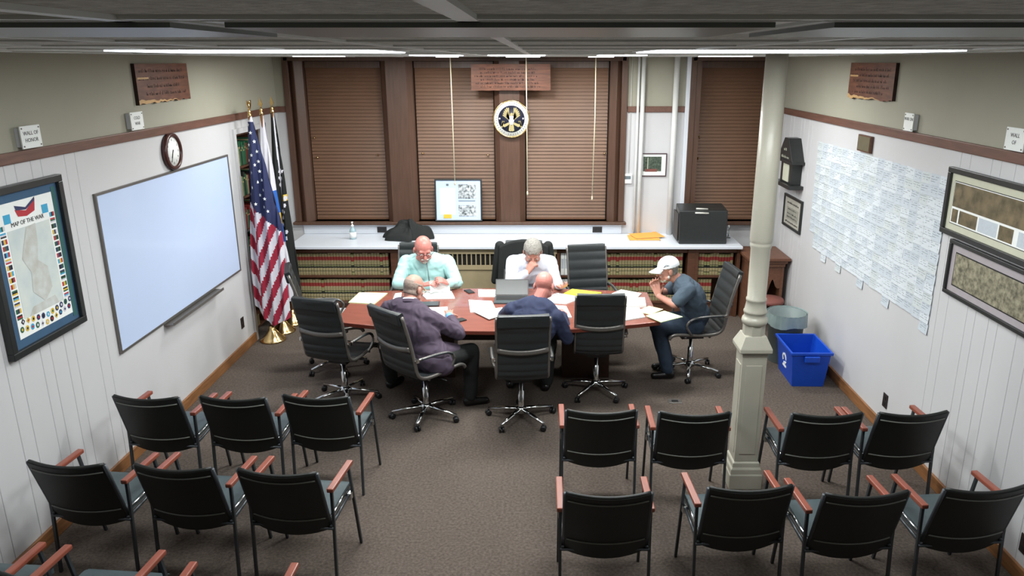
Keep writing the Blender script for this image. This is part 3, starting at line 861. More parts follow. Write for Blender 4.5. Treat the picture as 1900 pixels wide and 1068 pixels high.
g.box(0, .22, y0 - .003, y0, .02, .20, 'bw').box(0, .22, y0 - .003, y0, -.20, -.06, 'bw').box(0, .21, y0 - .003, y0, -.01, -.002, 'ink').box(-.15, -.12, y0 - .003, y0, .18, .205, 'ink')
g.build('contents', r)
r = root('eagle_seal', 'round seal with gold eagle on navy and white lettered ring', 'seal', (-.345, 9.385, 2.33), 0)
disc(MB(), [(.222, .001), (.226, .02), (.218, .035), (.206, .03), (.206, .001)], 'gold').build('rim', r)
disc(MB(), [(.208, .001), (.208, .028)], 'white').build('ring', r)
disc(MB(), [(.160, .001), (.160, .032)], 'sealnavy').build('field', r)
t = MB()
for k in range(40):
    a = k * 2 * PI / 40 + .05
    if k in (22, 38): continue
    X = Vector((math.sin(a), 0, math.cos(a))); T_ = Vector((math.cos(a), 0, -math.sin(a)))
    o_ = X * .183 + Vector((0, -.0305, 0))
    t.poly([o_ - X * .010 - T_ * .003, o_ + X * .010 - T_ * .003, o_ + X * .010 + T_ * .003, o_ - X * .010 + T_ * .003], 'ink')
t.build('lettering', r)
e = MB(); ye = -.034
def ep(pts, m='goldp', d=.006): e.prism([(x, ye, z) for x, z in pts], (0, d, 0), m)
for s in (-1, 1):
    for k in range(6):   # wing feathers
        a = math.radians(35 + k * 11)
        x0_, z0_ = s * (.022 + .006 * k * .3), -.005 + .004 * k
        L_ = .105 - abs(k - 4) * .006
        dx, dz = s * math.cos(a) * L_, math.sin(a) * L_
        nx, nz = -dz / L_ * .009, dx / L_ * .009
        ep([(x0_ - nx, z0_ - nz), (x0_ + dx - nx * .7, z0_ + dz - nz * .7), (x0_ + dx * 1.06, z0_ + dz * 1.06), (x0_ + dx + nx * .7, z0_ + dz + nz * .7), (x0_ + nx, z0_ + nz)])
    ep([(s * .02, -.03), (s * .075, -.055), (s * .095, -.045), (s * .10, -.075), (s * .07, -.085), (s * .02, -.055)])
    for k in range(5): ep([(s * (.072 + .006 * k), -.02 + .002 * k), (s * (.10 + .003 * k), -.035 - .012 * k), (s * (.085 + .003 * k), -.045 - .012 * k)])
    e.poly([(s * .125 + .010 * math.cos(q * PI / 5 * 2 + PI / 2), ye - .001, .005 + .010 * math.sin(q * PI / 5 * 2 + PI / 2)) for q in (0, 1, 2, 3, 4)], 'fwhite')
ep([(-.025, .03), (.025, .03), (.03, -.01), (.022, -.05), (0, -.07), (-.022, -.05), (-.03, -.01)], 'fwhite', .012)
ep([(-.018, .03), (-.012, .058), (.004, .066), (.016, .058), (.024, .048), (.012, .046), (.014, .03)], 'goldp', .012)
ep([(-.022, -.06), (.022, -.06), (.03, -.12), (.012, -.13), (0, -.125), (-.012, -.13), (-.03, -.12)])
e.prism([(.045 * math.cos(q * PI / 8), ye + .003, .098 + .036 * math.sin(q * PI / 8)) for q in range(16)], (0, .004, 0), 'alu')
for v in e.v: v.x *= 1.13; v.z *= 1.13
e.build('eagle', r)

# wall recess bookshelf
r = root('recessed_bookshelf', 'dark tall bookshelf recessed in the left wall behind the flags', 'bookshelf', (XL - .46, 8.06, 0))
B(0, .02, 0, .85, 0, 2.25, 'shelf').build('back_panel', r)
for y in (0, .83): B(.02, .40, y, y + .02, 0, 2.25, 'shelf').build('side_panel', r)
for z in (.05, .42, .80, 1.18, 1.55, 1.88, 2.23): B(.02, .40, .02, .83, z, z + .02, 'shelf').build('shelf', r)
rnd = random.Random(2)
for z, nm in ((.44, 'fifth'), (.82, 'fourth'), (1.20, 'third'), (1.57, 'second'), (1.90, 'top')):
    y = 8.09
    while y < 8.80:
        t_ = rnd.uniform(.03, .05); hh = rnd.uniform(.20, .27); c_ = rnd.choice(('bred', 'dgreen', 'bblk', 'tan', 'dgreen'))
        o = tag(place(B(-.18, 0, 0, t_, 0, hh, c_).box(-.181, .001, t_ * .1, t_ * .9, hh * .7, hh * .78, 'goldp').build('bound_book', bevel=.002), (XL - .08, y, z + .001)), 'dark bound book on the %s shelf of the recessed bookshelf' % nm, 'book', 'bound books on the %s recessed shelf' % nm)
        y += t_ + .002
o = tag(place(B(-.15, 0, 0, .22, 0, .13, 'tan').build('cardboard_box', bevel=.004), (XL - .06, 8.12, .071)), 'tan box on the bottom shelf behind the flags', 'box')

# ------------------------------------------------------------------ flags
def star(mb, o, X, Y, r_, m):
    pts = []
    for k in range(10):
        a = PI / 2 + k * PI / 5; q = r_ if k % 2 == 0 else r_ * .42
        pts.append(o + X * q * math.cos(a) + Y * q * math.sin(a))
    c = len(mb.v)
    mb.add([o] + pts, [(0, 1 + k, 1 + (k + 1) % 10) for k in range(10)], m)
def flag(name, loc, label, kind, z0, z1, wl, wr, colf, seed, ang=0.0, finial='eagle'):
    r = root(name, label, 'flag', loc, ang)
    H = 2.50
    MB().lathe([(.136, 0), (.139, .012), (.134, .02), (.12, .03), (.10, .05), (.075, .075), (.05, .11), (.035, .13), (.03, .17), (.022, .175)], 'gold', seg=32).build('stand_base', r)
    MB().lathe([(.014, .12), (.014, H - .04)], mat('flag_pole', (128, 84, 48), .35), seg=12).build('pole', r)
    f = MB().lathe([(.020, H - .05), (.022, H - .03), (.012, H - .015), (.020, H), (.012, H + .012), (.010, H + .03)], 'gold', seg=12)
    if finial == 'eagle':
        f.ell((0, 0, H + .06), (.018, .022, .032), 'gold', 10)
        f.ell((.012, 0, H + .098), (.012, .011, .013), 'gold', 8)
        for s in (-1, 1):
            f.prism([(0, s * .01, H + .045), (0, s * .035, H + .10), (0, s * .055, H + .115), (0, s * .052, H + .07), (0, s * .03, H + .03)], (.01, 0, 0), 'gold')
    else:
        f.prism([(0, -.002, H + .02), (.022, -.002, H + .06), (.012, -.002, H + .085), (0, -.002, H + .13), (-.012, -.002, H + .085), (-.022, -.002, H + .06)], (0, .006, 0), 'gold')
    f.build('finial', r)
    rnd = random.Random(seed)
    ph = rnd.uniform(0, 6)
    def P(u, v, off=0):
        # v 0 top .. 1 bottom, u around the drape 0..1 (front, facing -y) ; closed ring
        z = z1 + (z0 - z1) * v
        a = 2 * PI * u
        g = min(1, v * 3.5 + .04) ** .7
        L, R_ = wl(v), wr(v)
        cx = (R_ - L) / 2; hw = (R_ + L) / 2
        x = cx + hw * math.cos(a)
        y = -(.045 + .05 * v) * g * math.sin(a) * 1.0
        fold = .022 * g * math.sin(x * 55 + ph + 2.2 * v) * (1 if math.sin(a) > 0 else .4) + .008 * g * math.sin(x * 120 + v * 5)
        y += -fold if math.sin(a) > 0 else fold
        if v > .9: z += .0
        zz = z + v ** 4 * (1.3 * abs(x - .04) if x < .04 else .4 * (x - .04))
        if math.sin(a) > 0: y -= off
        return Vector((x, y, zz))
    m = MB()
    m.grid(lambda a, b: P(a, b), 96, 150, 'fwhite', True, lambda a, b: colf(P(a, b), b, math.sin(2 * PI * a) > 0))
    if kind == 'us':
        spots = [(-.02, .04), (.005, .075), (.03, .115), (-.03, .13), (.045, .16), (.0, .175), (.055, .205), (-.045, .20), (.02, .22), (.06, .25), (-.02, .255), (.075, .29), (.03, .30), (-.06, .28), (.085, .335), (-.03, .325), (.04, .36), (.10, .375), (.0, .40), (.075, .415), (-.085, .36), (.115, .435)]
        for x, v in spots:
            L, R_ = wl(v), wr(v); cx = (R_ - L) / 2; hw = (R_ + L) / 2
            c_ = max(-.95, min(.95, (x - cx) / hw)); u = math.acos(c_) / (2 * PI)
            o_ = P(u, v, .004); X_ = (P(u - .01, v, .004) - P(u + .01, v, .004)).normalized(); Y_ = (P(u, v - .01, .004) - P(u, v + .01, .004)).normalized()
            star(m, o_, X_, Y_, .021, 'white')
    return m.build('cloth', r)
def us_col(p, v, front):
    if v < .03: return 'fwhite'
    zb = 1.47 - 1.0 * p.x
    if p.z > zb and not (v < .16 and p.x > .045 + v * .4): return 'fblue'
    if p.z > zb: return 'fwhite'
    q = (p.z - 2.3 * p.x + (2.2 * p.x if p.x < -.045 else 0) * 1.8) / .15
    return 'fred' if int(math.floor(q)) % 2 == 0 else 'fwhite'
flag('american_flag', (-2.99, 8.0, 0), 'red white and blue striped flag with stars on gold stand', 'us', .20, 2.46,
     lambda v: .02 + .16 * min(1, v * 1.3) - .03 * v, lambda v: .02 + .20 * min(1, v * 2) * (1 - .0 * v), us_col, 3)
def st_col(p, v, front):
    if v < .38: return 'fwhite'
    if v < .66:
        if .50 < v < .56 and p.x > .0: return 'yellow'
        return 'fsky'
    return 'fwhite'
flag('state_flag', (-2.97, 8.29, 0), 'white and blue flag with gold emblem, middle of the three', 'st', .35, 2.44,
     lambda v: .02 + .06 * min(1, v * 2), lambda v: .02 + .13 * min(1, v * 1.2), st_col, 5, finial='spear')
rb = random.Random(8)
blot = [(rb.uniform(.02, .09), .30 + .035 * k, rb.uniform(.010, .022)) for k in range(11)]
def pw_col(p, v, front):
    if front:
        if abs(p.x - (.01 + .05 * v)) < .006 and v < .55: return 'fwhite'
        for bx_, bv, br in blot:
            if ((p.x - bx_) / br) ** 2 + ((v - bv) / .011) ** 2 < 1: return 'fwhite'
    if .42 < v < .455 and p.x > .045: return 'yellow'
    return 'fblk'
flag('black_flag', (-2.95, 8.58, 0), 'black flag with white emblem, rightmost of the three', 'pw', .30, 2.46,
     lambda v: .02 + .05 * min(1, v * 2), lambda v: .02 + .11 * min(1, v * 1.1), pw_col, 9, finial='spear')

# ------------------------------------------------------------------ conference table
r = root('conference_table', 'long boat-shaped cherry wood meeting table covered in papers', 'table', (-.40, 6.87, 0))
def front(x): return 6.225 + .25 * ((x + .38) / 1.45) ** 2
def back(x): return 7.53 - .14 * ((x + .38) / 1.45) ** 2
xs = [-1.85 + 2.94 * i / 32 for i in range(33)]
loop = [(x + .40, front(x) - 6.87, 0) for x in xs] + [(x + .40, back(x) - 6.87, 0) for x in xs[::-1]]
MB().prism([(a, b, .712) for a, b, _ in loop], (0, 0, .038), 'table', 'tedge').build('tabletop', r, bevel=.006)
for x0 in (-1.30, .22):
    B(x0 + .40, x0 + .40 + .46, .08, .42, .0, .711, 'pedestal').build('pedestal', r, bevel=.006)
B(-.84 + .40, .22 + .40, .20, .24, .35, .711, 'pedestal').build('modesty_panel', r)

TZ = .7505
n_sheet = 0
def sheet(pts, label, m='white', th=.003, nm='paper_sheet', cat='paper', z=TZ, group='papers on the table', print_=True):
    global n_sheet
    n_sheet += 1; th += .0006 * n_sheet if z == TZ else 0
    cx = sum(p[0] for p in pts) / len(pts); cy = sum(p[1] for p in pts) / len(pts)
    mb = MB().prism([(a - cx, b - cy, 0) for a, b in pts], (0, 0, th), m)
    if print_ and len(pts) == 4:
        rnd = random.Random(int(cx * 1000)); A, Bq, Cq, D = [Vector((a - cx, b - cy, th + .0004)) for a, b in pts]
        for k in range(7):
            t = .14 + k * .11
            l0, l1 = A.lerp(D, t), Bq.lerp(Cq, t)
            a = l0.lerp(l1, .1); b = l0.lerp(l1, rnd.uniform(.6, .9))
            n = (D - A).normalized() * .0035
            mb.poly([a, b, b + n, a + n], 'ink' if m == 'white' else m)
    o = mb.build(nm); place(o, (cx, cy, z)); return tag(o, label, cat, group)
sheet([(-1.83, 7.36), (-1.54, 7.34), (-1.60, 6.98), (-1.86, 7.03)], 'white papers in a green folder at the left end of the table', 'pgreen', .006, 'paper_folder', 'folder')
sheet([(-1.80, 7.34), (-1.60, 7.32), (-1.66, 7.01), (-1.85, 7.05)], 'white printed sheets lying on the green folder at the table end', z=TZ + .0065)
sheet([(-1.46, 7.33), (-1.40, 7.36), (-1.36, 7.05), (-1.44, 7.0)], 'narrow white sheet beside the balding suited man')
sheet([(-1.25, 7.42), (-.90, 7.40), (-.84, 7.16), (-1.12, 7.14)], 'spread white papers under the hands of the man in mint shirt', th=.006)
sheet([(-.633, 7.46), (-.45, 7.46), (-.434, 7.22), (-.611, 7.22)], 'small white sheet left of the open laptop')
sheet([(-.70, 7.11), (-.47, 7.07), (-.41, 6.78), (-.65, 6.73)], 'large white sheet on the table in front of the laptop')
sheet([(-.62, 6.72), (-.36, 6.84), (-.30, 6.66), (-.46, 6.50)], 'crumpled white papers over a black phone near the front edge', z=TZ + .0105, th=.006)
sheet([(.24, 7.31), (.33, 7.46), (.62, 7.34), (.45, 7.20)], 'bright yellow pad on the table before the empty far chair', 'ylw', .008, 'yellow_pad', 'pad')
sheet([(-.02, 7.05), (.17, 7.34), (.43, 7.19), (.25, 6.98)], 'white papers beside the yellow pad near the white-shirted man')
sheet([(.09, 6.94), (.25, 6.90), (.29, 6.57), (.12, 6.57)], 'white sheets right of the man in the navy sweater', th=.005)
sheet([(.68, 7.25), (.83, 7.44), (1.02, 7.31), (.93, 7.10)], 'white papers on the far right side of the table', th=.006)
sheet([(.80, 7.14), (1.03, 7.14), (1.01, 6.88), (.80, 6.88)], 'stack of white papers before the elbows of the cap-wearing man', th=.016)
sheet([(.76, 6.86), (.94, 6.86), (.96, 6.58), (.75, 6.48)], 'white printed sheet on the front right of the table')
sheet([(.60, 6.95), (.78, 6.97), (.76, 6.65), (.60, 6.62)], 'white sheet partly hidden by the empty high-back chair')
sheet([(.90, 6.74), (1.04, 6.90), (1.16, 6.80), (1.02, 6.64)], 'pale tan envelope at the right end of the table', 'mini', .008, 'envelope', 'envelope', TZ + .0045)
sheet([(1.16, 6.73), (1.30, 6.56), (1.08, 6.41), (.97, 6.59)], 'pale green folder overhanging the right front table corner', 'pgreen', .006, 'paper_folder', 'folder', TZ + .013)
sheet([(-1.06, 6.85), (-.88, 6.87), (-.84, 6.55), (-.98, 6.55)], 'white sheet under the hand of the man in the plum suit')
def slab(nm, label, cat, x, y, w, d, th, rz, m, scr=None, z=TZ):
    o = root(nm, label, cat, (x, y, z), rz)
    B(-w / 2, w / 2, -d / 2, d / 2, 0, th, m).build('body', o, bevel=.003)
    B(-w / 2 + .006, w / 2 - .006, -d / 2 + .01, d / 2 - .01, th, th + .0015, scr or 'frameblk').build('screen', o)
slab('mobile_phone', 'black phone near the hand of the man in the plum suit', 'phone', -.745, 6.49, .08, .15, .01, -.9, 'black')
slab('mobile_phone', 'black phone under crumpled papers near the front edge', 'phone', -.43, 6.60, .13, .08, .009, .2, 'black')
slab('tablet', 'dark tablet lying behind the arm of the plum-suited man', 'tablet', -1.08, 6.97, .22, .14, .012, .1, 'black', 'screen')
slab('mobile_phone', 'dark phone at the far edge right of the mint-shirted man', 'phone', -.72, 7.40, .07, .13, .009, .5, 'black')
o = root('eyeglasses', 'folded dark eyeglasses on the table left of the yellow pad', 'glasses', (.16, 7.24, TZ + .005), .3)
for s in (-1, 1): MB().tube([(s * .034 + .026 * math.cos(k * PI / 6), 0.0, .022 + .018 * math.sin(k * PI / 6)) for k in range(13)], .0022, 'black', 6).build('lens_rim', o)
MB().tube([(-.008, 0, .028), (.008, 0, .028)], .002, 'black', 6).tube([(-.06, 0, .025), (-.05, .06, .004)], .002, 'black', 6).tube([(.06, 0, .025), (.05, .06, .004)], .002, 'black', 6).build('temples', o)
# laptop, open, seen from behind its user
o = root('laptop_computer', 'open dark laptop in front of the man in the navy sweater', 'laptop', (-.28, 7.12, TZ), 0)
B(-.165, .165, -.13, .10, 0, .016, 'screen').build('base', o, bevel=.003)
B(-.15, .15, -.05, .08, .016, .0175, 'black').build('keyboard', o)
MB().hexa([(-.165, .098, .018), (.165, .098, .018), (.165, .106, .018), (-.165, .106, .018)], [(-.165, .225, .145), (.165, .225, .145), (.165, .232, .148), (-.165, .232, .148)], 'black').build('lid', o, bevel=.002)
MB().hexa([(-.155, .1015, .026), (.155, .1015, .026), (.155, .105, .024), (-.155, .105, .024)], [(-.155, .2165, .141), (.155, .2165, .141), (.155, .220, .139), (-.155, .220, .139)], 'frameblk').build('screen', o)

# ------------------------------------------------------------------ bins
o = root('recycling_bin', 'blue plastic recycling bin by the right wall beside the column', 'bin', (2.575, 6.96, 0), math.radians(-1))
def shell(x0, x1, y0, y1, h, t, fl, m):
    mb = MB()
    lo = [(x0 + fl, y0 + fl), (x1 - fl, y0 + fl), (x1 - fl, y1 - fl), (x0 + fl, y1 - fl)]; hi = [(x0, y0), (x1, y0), (x1, y1), (x0, y1)]
    li = [(x0 + fl + t, y0 + fl + t), (x1 - fl - t, y0 + fl + t), (x1 - fl - t, y1 - fl - t), (x0 + fl + t, y1 - fl - t)]; ii = [(x0 + t, y0 + t), (x1 - t, y0 + t), (x1 - t, y1 - t), (x0 + t, y1 - t)]
    vs = [(a, b, 0) for a, b in lo] + [(a, b, h) for a, b in hi] + [(a, b, h) for a, b in ii] + [(a, b, t) for a, b in li]
    fs = [(3, 2, 1, 0)] + [(i, (i + 1) % 4, 4 + (i + 1) % 4, 4 + i) for i in range(4)] + [(4 + i, 4 + (i + 1) % 4, 8 + (i + 1) % 4, 8 + i) for i in range(4)] + [(8 + i, 8 + (i + 1) % 4, 12 + (i + 1) % 4, 12 + i) for i in range(4)] + [(12, 13, 14, 15)]
    return mb.add(vs, fs, m)
shell(-.185, .185, -.26, .26, .36, .006, .035, 'bin').build('body', o, bevel=.01)
rm = MB()
for a in ((-.20, .20, -.275, -.255), (-.20, .20, .255, .275), (-.20, -.18, -.255, .255), (.18, .20, -.255, .255)): rm.box(*a, .335, .362, 'bin')
rm.build('rim', o, bevel=.004)
B(-.07, .07, -.295, -.268, .27, .33, 'bin').build('handle', o, bevel=.008)
lg = MB(); 
for k in range(3):
    pts = []
    for q in range(5):
        a = k * 2 * PI / 3 + q * .40
        pts.append((.060 * math.cos(a), .060 * math.sin(a)))
    for q in range(4, -1, -1):
        a = k * 2 * PI / 3 + q * .40
        pts.append((.038 * math.cos(a), .038 * math.sin(a)))
    lg.prism([(-.180 - .0, -p[0] * 1.0, .20 + p[1]) for p in pts], (.004, 0, 0), 'white')
for v in lg.v: v.x = -.185 + (.36 - v.z) * .097 + (-.005 if v.x < -.178 else -.0005)
lg.box(-.169, -.160, -.05, .05, .118, .134, 'white')
lg.build('recycling_symbol', o)
o = root('trash_can', 'grey round trash can with loose liner behind the recycling bin', 'bin', (2.545, 7.43, 0))
MB().lathe([(.15, 0), (.155, .01), (.185, .50), (.195, .50), (.195, .52), (.18, .52), (.15, .03), (.0, .03)], 'can', seg=32, cap=False).build('body', o)
bg = MB()
def bf(u, v):
    a = 2 * PI * u
    rr = (.203 + .006 * math.sin(9 * a) * v + .004 * math.sin(23 * a), .53 - .13 * v + .012 * math.sin(4 * a + 1) * v) if v >= 0 else 0
    return (rr[0] * math.cos(a), rr[0] * math.sin(a), rr[1])
bg.grid(bf, 64, 5, 'bag')
bg.grid(lambda u, v: ((.203 - .03 * v - .03 * v * v) * math.cos(2 * PI * u), (.203 - .03 * v - .03 * v * v) * math.sin(2 * PI * u), .53 - .22 * v + .01 * math.sin(14 * PI * u) * v), 64, 5, 'bag')
bg.lathe([(.0, .30), (.145, .31)], 'bag', seg=32, cap=False)
bg.build('liner', o)
MB().ell((-.04, .03, .335), (.045, .03, .025), 'mini').build('crumpled_paper', o)

# ------------------------------------------------------------------ visitor armchairs
def visitor_chair():
    r = root('visitor_armchair', '', 'chair')
    W_ = .235
    for s in (-1, 1):
        B(s * .25 - .020, s * .25 + .020, -.175, .165, .625, .652, 'arm').build('armrest', r, bevel=.006)
        MB().tube([(s * .25, -.15, .625), (s * .25, -.155, .42), (s * .25, -.185, .001)], .0115, 'vtube', 4, False).build('rear_leg', r)
        MB().tube([(s * .25, .13, .625), (s * .25, .17, .42), (s * .25, .25, .001)], .0115, 'vtube', 4, False).build('front_leg', r)
    fr = MB()
    for s in (-1, 1):
        fr.tube([(s * .235, -.17, .40), (s * .235, .19, .425)], .010, 'vtube', 6)
        fr.box(s * .243 - .012, s * .243 + .012, .12, .16, .395, .44, 'chrome')
    fr.tube([(-.25, -.165, .385), (.25, -.165, .385)], .010, 'vtube', 6)
    fr.tube([(-.25, .17, .40), (.25, .17, .40)], .010, 'vtube', 6)
    fr.build('seat_frame', r)
    mb = MB()
    def sf(u, v):
        x = -.222 + .444 * u; y = -.165 + .395 * v
        z = .455 + .02 * v - .012 * math.sin(PI * u) * math.sin(PI * v) - .03 * max(0, v - .9) / .1 * .6
        return (x, y, z)
    mb.grid(sf, 10, 12, 'vseat'); mb.grid(lambda u, v: tuple(Vector(sf(1 - u, v)) - Vector((0, 0, .045))), 10, 12, 'vseat')
    n = 12
    edge = [(i / 10, 0) for i in range(10)] + [(1, i / n) for i in range(n)] + [(1 - i / 10, 1) for i in range(10)] + [(0, 1 - i / n) for i in range(n)]
    vs = [sf(*e_) for e_ in edge] + [tuple(Vector(sf(*e_)) - Vector((0, 0, .045))) for e_ in edge]
    k = len(edge)
    mb.add(vs, [(i, (i + 1) % k, k + (i + 1) % k, k + i) for i in range(k)], 'vseat')
    for s in (-1, 1): mb.tube([(s * .222, -.15, .435), (s * .222, .22, .455)], .008, 'chrome', 6)
    mb.build('seat', r)
    # backrest: slightly curved panel
    def bk(u, v, o_=0):
        x = -.225 + .45 * u
        bow = .030 * (1 - (2 * u - 1) ** 2)
        y = -.185 - .135 * v - bow + .03 + o_
        z = .375 + .435 * v - .016 * (1 - (2 * u - 1) ** 2) - (0.02 * (1 - (2 * u - 1) ** 2) if v == 0 else 0)
        return (x, y, z)
    mb = MB()
    mb.grid(lambda u, v: bk(u, v), 12, 8, 'vback'); mb.grid(lambda u, v: bk(u, v, .03), 12, 8, 'vback')
    edge = [(i / 12, 0) for i in range(12)] + [(1, i / 8) for i in range(8)] + [(1 - i / 12, 1) for i in range(12)] + [(0, 1 - i / 8) for i in range(8)]
    k = len(edge); mb.add([bk(*e_) for e_ in edge] + [bk(e_[0], e_[1], .03) for e_ in edge], [(i, (i + 1) % k, k + (i + 1) % k, k + i) for i in range(k)], 'vback')
    b_ = mb.build('backrest', r)
    for v in (.22, .90):
        pm = MB(); pm.tube([tuple(Vector(bk(.02 + .96 * i / 12, v)) + Vector((0, -.002, 0))) for i in range(13)], .0048, 'piping', 6)
        pm.build('piping', b_)
    bf_ = MB()
    for s, u in ((-1, 0), (1, 1)):
        bf_.tube([tuple(Vector(bk(u, v)) + Vector((s * .004, .012, 0))) for v in (0.0, .3, .7, 1.0)] , .0125, 'vtube', 6)
        p = Vector(bk(u, 0)) + Vector((s * .004, .012, 0))
        bf_.tube([p, (s * .235, -.15, .40), (s * .235, -.05, .405)], .011, 'vtube', 6)
    bf_.tube([tuple(Vector(bk(i / 12, 1.0)) + Vector((0, .014, .002))) for i in range(13)], .012, 'vback', 6)
    bf_.build('back_frame', r)
    return r
vc = visitor_chair()
V = [(-2.663, 5.02, -4, 'black armchair with wood arms, front row left block, nearest the left wall'),
     (-2.068, 5.01, -4, 'black armchair with wood arms, front row left block, middle of three'),
     (-1.508, 5.03, -4.4, 'black armchair with wood arms, front row left block, nearest the aisle'),
     (-2.67, 4.13, -5, 'black armchair with wood arms, second row left block, nearest the left wall'),
     (-2.04, 4.09, -5.4, 'black armchair with wood arms, second row left block, middle of three'),
     (-1.436, 4.04, -6, 'black armchair with wood arms, second row left block, nearest the aisle'),
     (-2.80, 3.20, -4, 'cut-off black armchair in the bottom left corner of the picture'),
     (-2.159, 3.14, -5, 'cut-off black armchair at the bottom edge, second from the left corner'),
     (-1.452, 3.02, -1, 'cut-off black armchair at the bottom edge, nearest the aisle'),
     (.401, 4.81, 0, 'black armchair with wood arms, front row right block, nearest the aisle'),
     (1.012, 4.78, -1, 'black armchair with wood arms, front row right block, left of the column'),
     (1.859, 4.765, 1, 'black armchair with wood arms, front row right block, right of the column'),
     (2.413, 4.78, 3.1, 'black armchair with wood arms, front row right block, nearest the right wall'),
     (.362, 3.82, 0, 'black armchair with wood arms, second row right block, nearest the aisle'),
     (1.118, 3.88, 2.9, 'black armchair with wood arms, second row right block, second from the aisle'),
     (1.712, 3.82, 3.5, 'black armchair with wood arms, second row right block, third from the aisle'),
     (2.366, 3.87, 4.4, 'black armchair with wood arms, second row right block, nearest the right wall')]
for i, (x, y, a, lab) in enumerate(V):
    g_ = 'rows of black visitor armchairs'
    if i == 0:
        vc.location = (x, y, 0); vc.rotation_euler = (0, 0, math.radians(a)); vc['label'] = lab; vc['group'] = g_
    else: dup(vc, (x, y, 0), math.radians(a), lab, g_)

# ------------------------------------------------------------------ office chairs
def cat(P_, n):
    out = []
    P_ = [P_[0]] + list(P_) + [P_[-1]]
    for i in range(1, len(P_) - 2):
        p0, p1, p2, p3 = [Vector(q) for q in P_[i - 1:i + 3]]
        for k in range(n):
            t = k / n
            out.append(.5 * ((2 * p1) + (-p0 + p2) * t + (2 * p0 - 5 * p1 + 4 * p2 - p3) * t * t + (-p0 + 3 * p1 - 3 * p2 + p3) * t ** 3))
    out.append(Vector(P_[-2]))
    return out
PROF = [(-.385, 1.085), (-.36, 1.0), (-.325, .88), (-.295, .76), (-.27, .64), (-.255, .56), (-.232, .505), (-.17, .470), (-.05, .462), (.08, .470), (.20, .478), (.26, .462), (.28, .43)]
def office_chair(rotb=.3):
    r = root('office_chair', '', 'chair')
    pr = cat([(a, b) for a, b in PROF], 10)
    nb = 66       # back part samples
    def nrm(i):
        a = pr[max(i - 1, 0)]; b = pr[min(i + 1, len(pr) - 1)]; t = (b - a).normalized(); return Vector((-t.y, t.x))
    # n points to the sitter side
    def sling(i0, i1, name, nribs):
        mb = MB(); n = i1 - i0
        def S(u, v, side):
            i = i0 + int(round(v * n)); q = pr[i]; nn = nrm(i)
            if nn.x * .6 + nn.y < 0: nn = -nn
            rib = .010 * abs(math.sin(PI * nribs * v)) ** .5
            th = (.016 if i < 9 and name == 'backrest' else .008) + rib
            d = th if side > 0 else -th
            x = -.205 + .41 * u
            dish = -.012 * (1 - (2 * u - 1) ** 2)
            return (x, q.x + nn.x * (d + dish), q.y + nn.y * (d + dish))
        mb.grid(lambda u, v: S(u, v, 1), 8, n, 'leather'); mb.grid(lambda u, v: S(1 - u, v, -1), 8, n, 'leather')
        edge = [(i / 8, 0) for i in range(8)] + [(1, i / n) for i in range(n)] + [(1 - i / 8, 1) for i in range(8)] + [(0, 1 - i / n) for i in range(n)]
        k = len(edge); mb.add([S(u, v, 1) for u, v in edge] + [S(u, v, -1) for u, v in edge], [(i, (i + 1) % k, k + (i + 1) % k, k + i) for i in range(k)], 'leather')
        return mb.build(name, r)
    b_ = sling(0, nb, 'backrest', 8)
    sling(nb, len(pr) - 1, 'seat', 5)
    hb = MB(); hb.box(-.205, .205, -.418, -.385, .975, 1.085, 'leather'); q = hb.build('headrest', r, bevel=.014); 
    for v in q.data.vertices: v.co.y += (v.co.z - 1.03) * -.20 + .012
    for s in (-1, 1):
        MB().tube([(s * .213, p.x, p.y) for p in pr[4::4]], .016, 'alu', 8, flat=(1, .8)).build('side_frame', r)
        arm = [(s * .222, -.278, .655), (s * .245, -.23, .665), (s * .25, -.10, .664), (s * .25, .04, .650), (s * .25, .10, .622), (s * .25, .125, .575), (s * .245, .10, .52), (s * .222, .06, .468)]
        MB().tube(cat(arm, 4), .012, 'alu', 8).build('arm_frame', r)
        MB().tube(cat(arm[1:5], 4), .019, 'leather', 8, flat=(1, .55)).box(s * .232 - .02, s * .232 + .02, -.275, -.252, .645, .675, 'chrome').build('armrest', r)
    MB().tube([(x, -.315 - .022 * (1 - (x / .21) ** 2), .765 - .020 * (1 - (x / .21) ** 2)) for x in [-.21 + .42 * i / 12 for i in range(13)]], .023, 'alu', 8, flat=(.4, 1)).build('back_brace', r)
    MB().tube([(-.21, -.12, .445), (.21, -.12, .445)], .014, 'alu', 8).tube([(-.21, .12, .445), (.21, .12, .445)], .014, 'alu', 8).box(-.09, .09, -.10, .12, .385, .435, 'black').tube([(.06, .02, .40), (.24, .04, .39)], .006, 'black', 6).build('tilt_mechanism', r)
    MB().lathe([(.032, .10), (.028, .13), (.028, .27), (.018, .275), (.018, .39)], 'chrome', seg=16).build('gas_lift', r)
    hb = MB().lathe([(.03, .055), (.05, .07), (.05, .105), (.035, .125)], 'chrome', seg=20)
    ends = []
    for k in range(5):
        a = rotb + k * 2 * PI / 5; dx, dy = math.cos(a), math.sin(a)
        hb.tube([(.03 * dx, .03 * dy, .10), (.16 * dx, .16 * dy, .088), (.30 * dx, .30 * dy, .068)], [.020, .016, .012], 'chrome', 8, flat=(1.2, .8)); ends.append((dx, dy, a))
    hb.build('star_base', r)
    for dx, dy, a in ends:
        w = MB(); x, y = .30 * dx, .30 * dy
        R_ = Matrix.Translation((x, y, .0255)) @ Matrix.Rotation(a + .7, 4, 'Z') @ Matrix.Rotation(R90, 4, 'X')
        w.M = R_
        w.lathe([(.012, -.024), (.025, -.022), (.025, -.006), (.012, -.005)], 'black', seg=16).lathe([(.012, .005), (.025, .006), (.025, .022), (.012, .024)], 'black', seg=16)
        w.M = None
        w.tube([(x, y, .03), (x, y, .065)], .008, 'black', 8)
        w.build('caster', r)
    return r
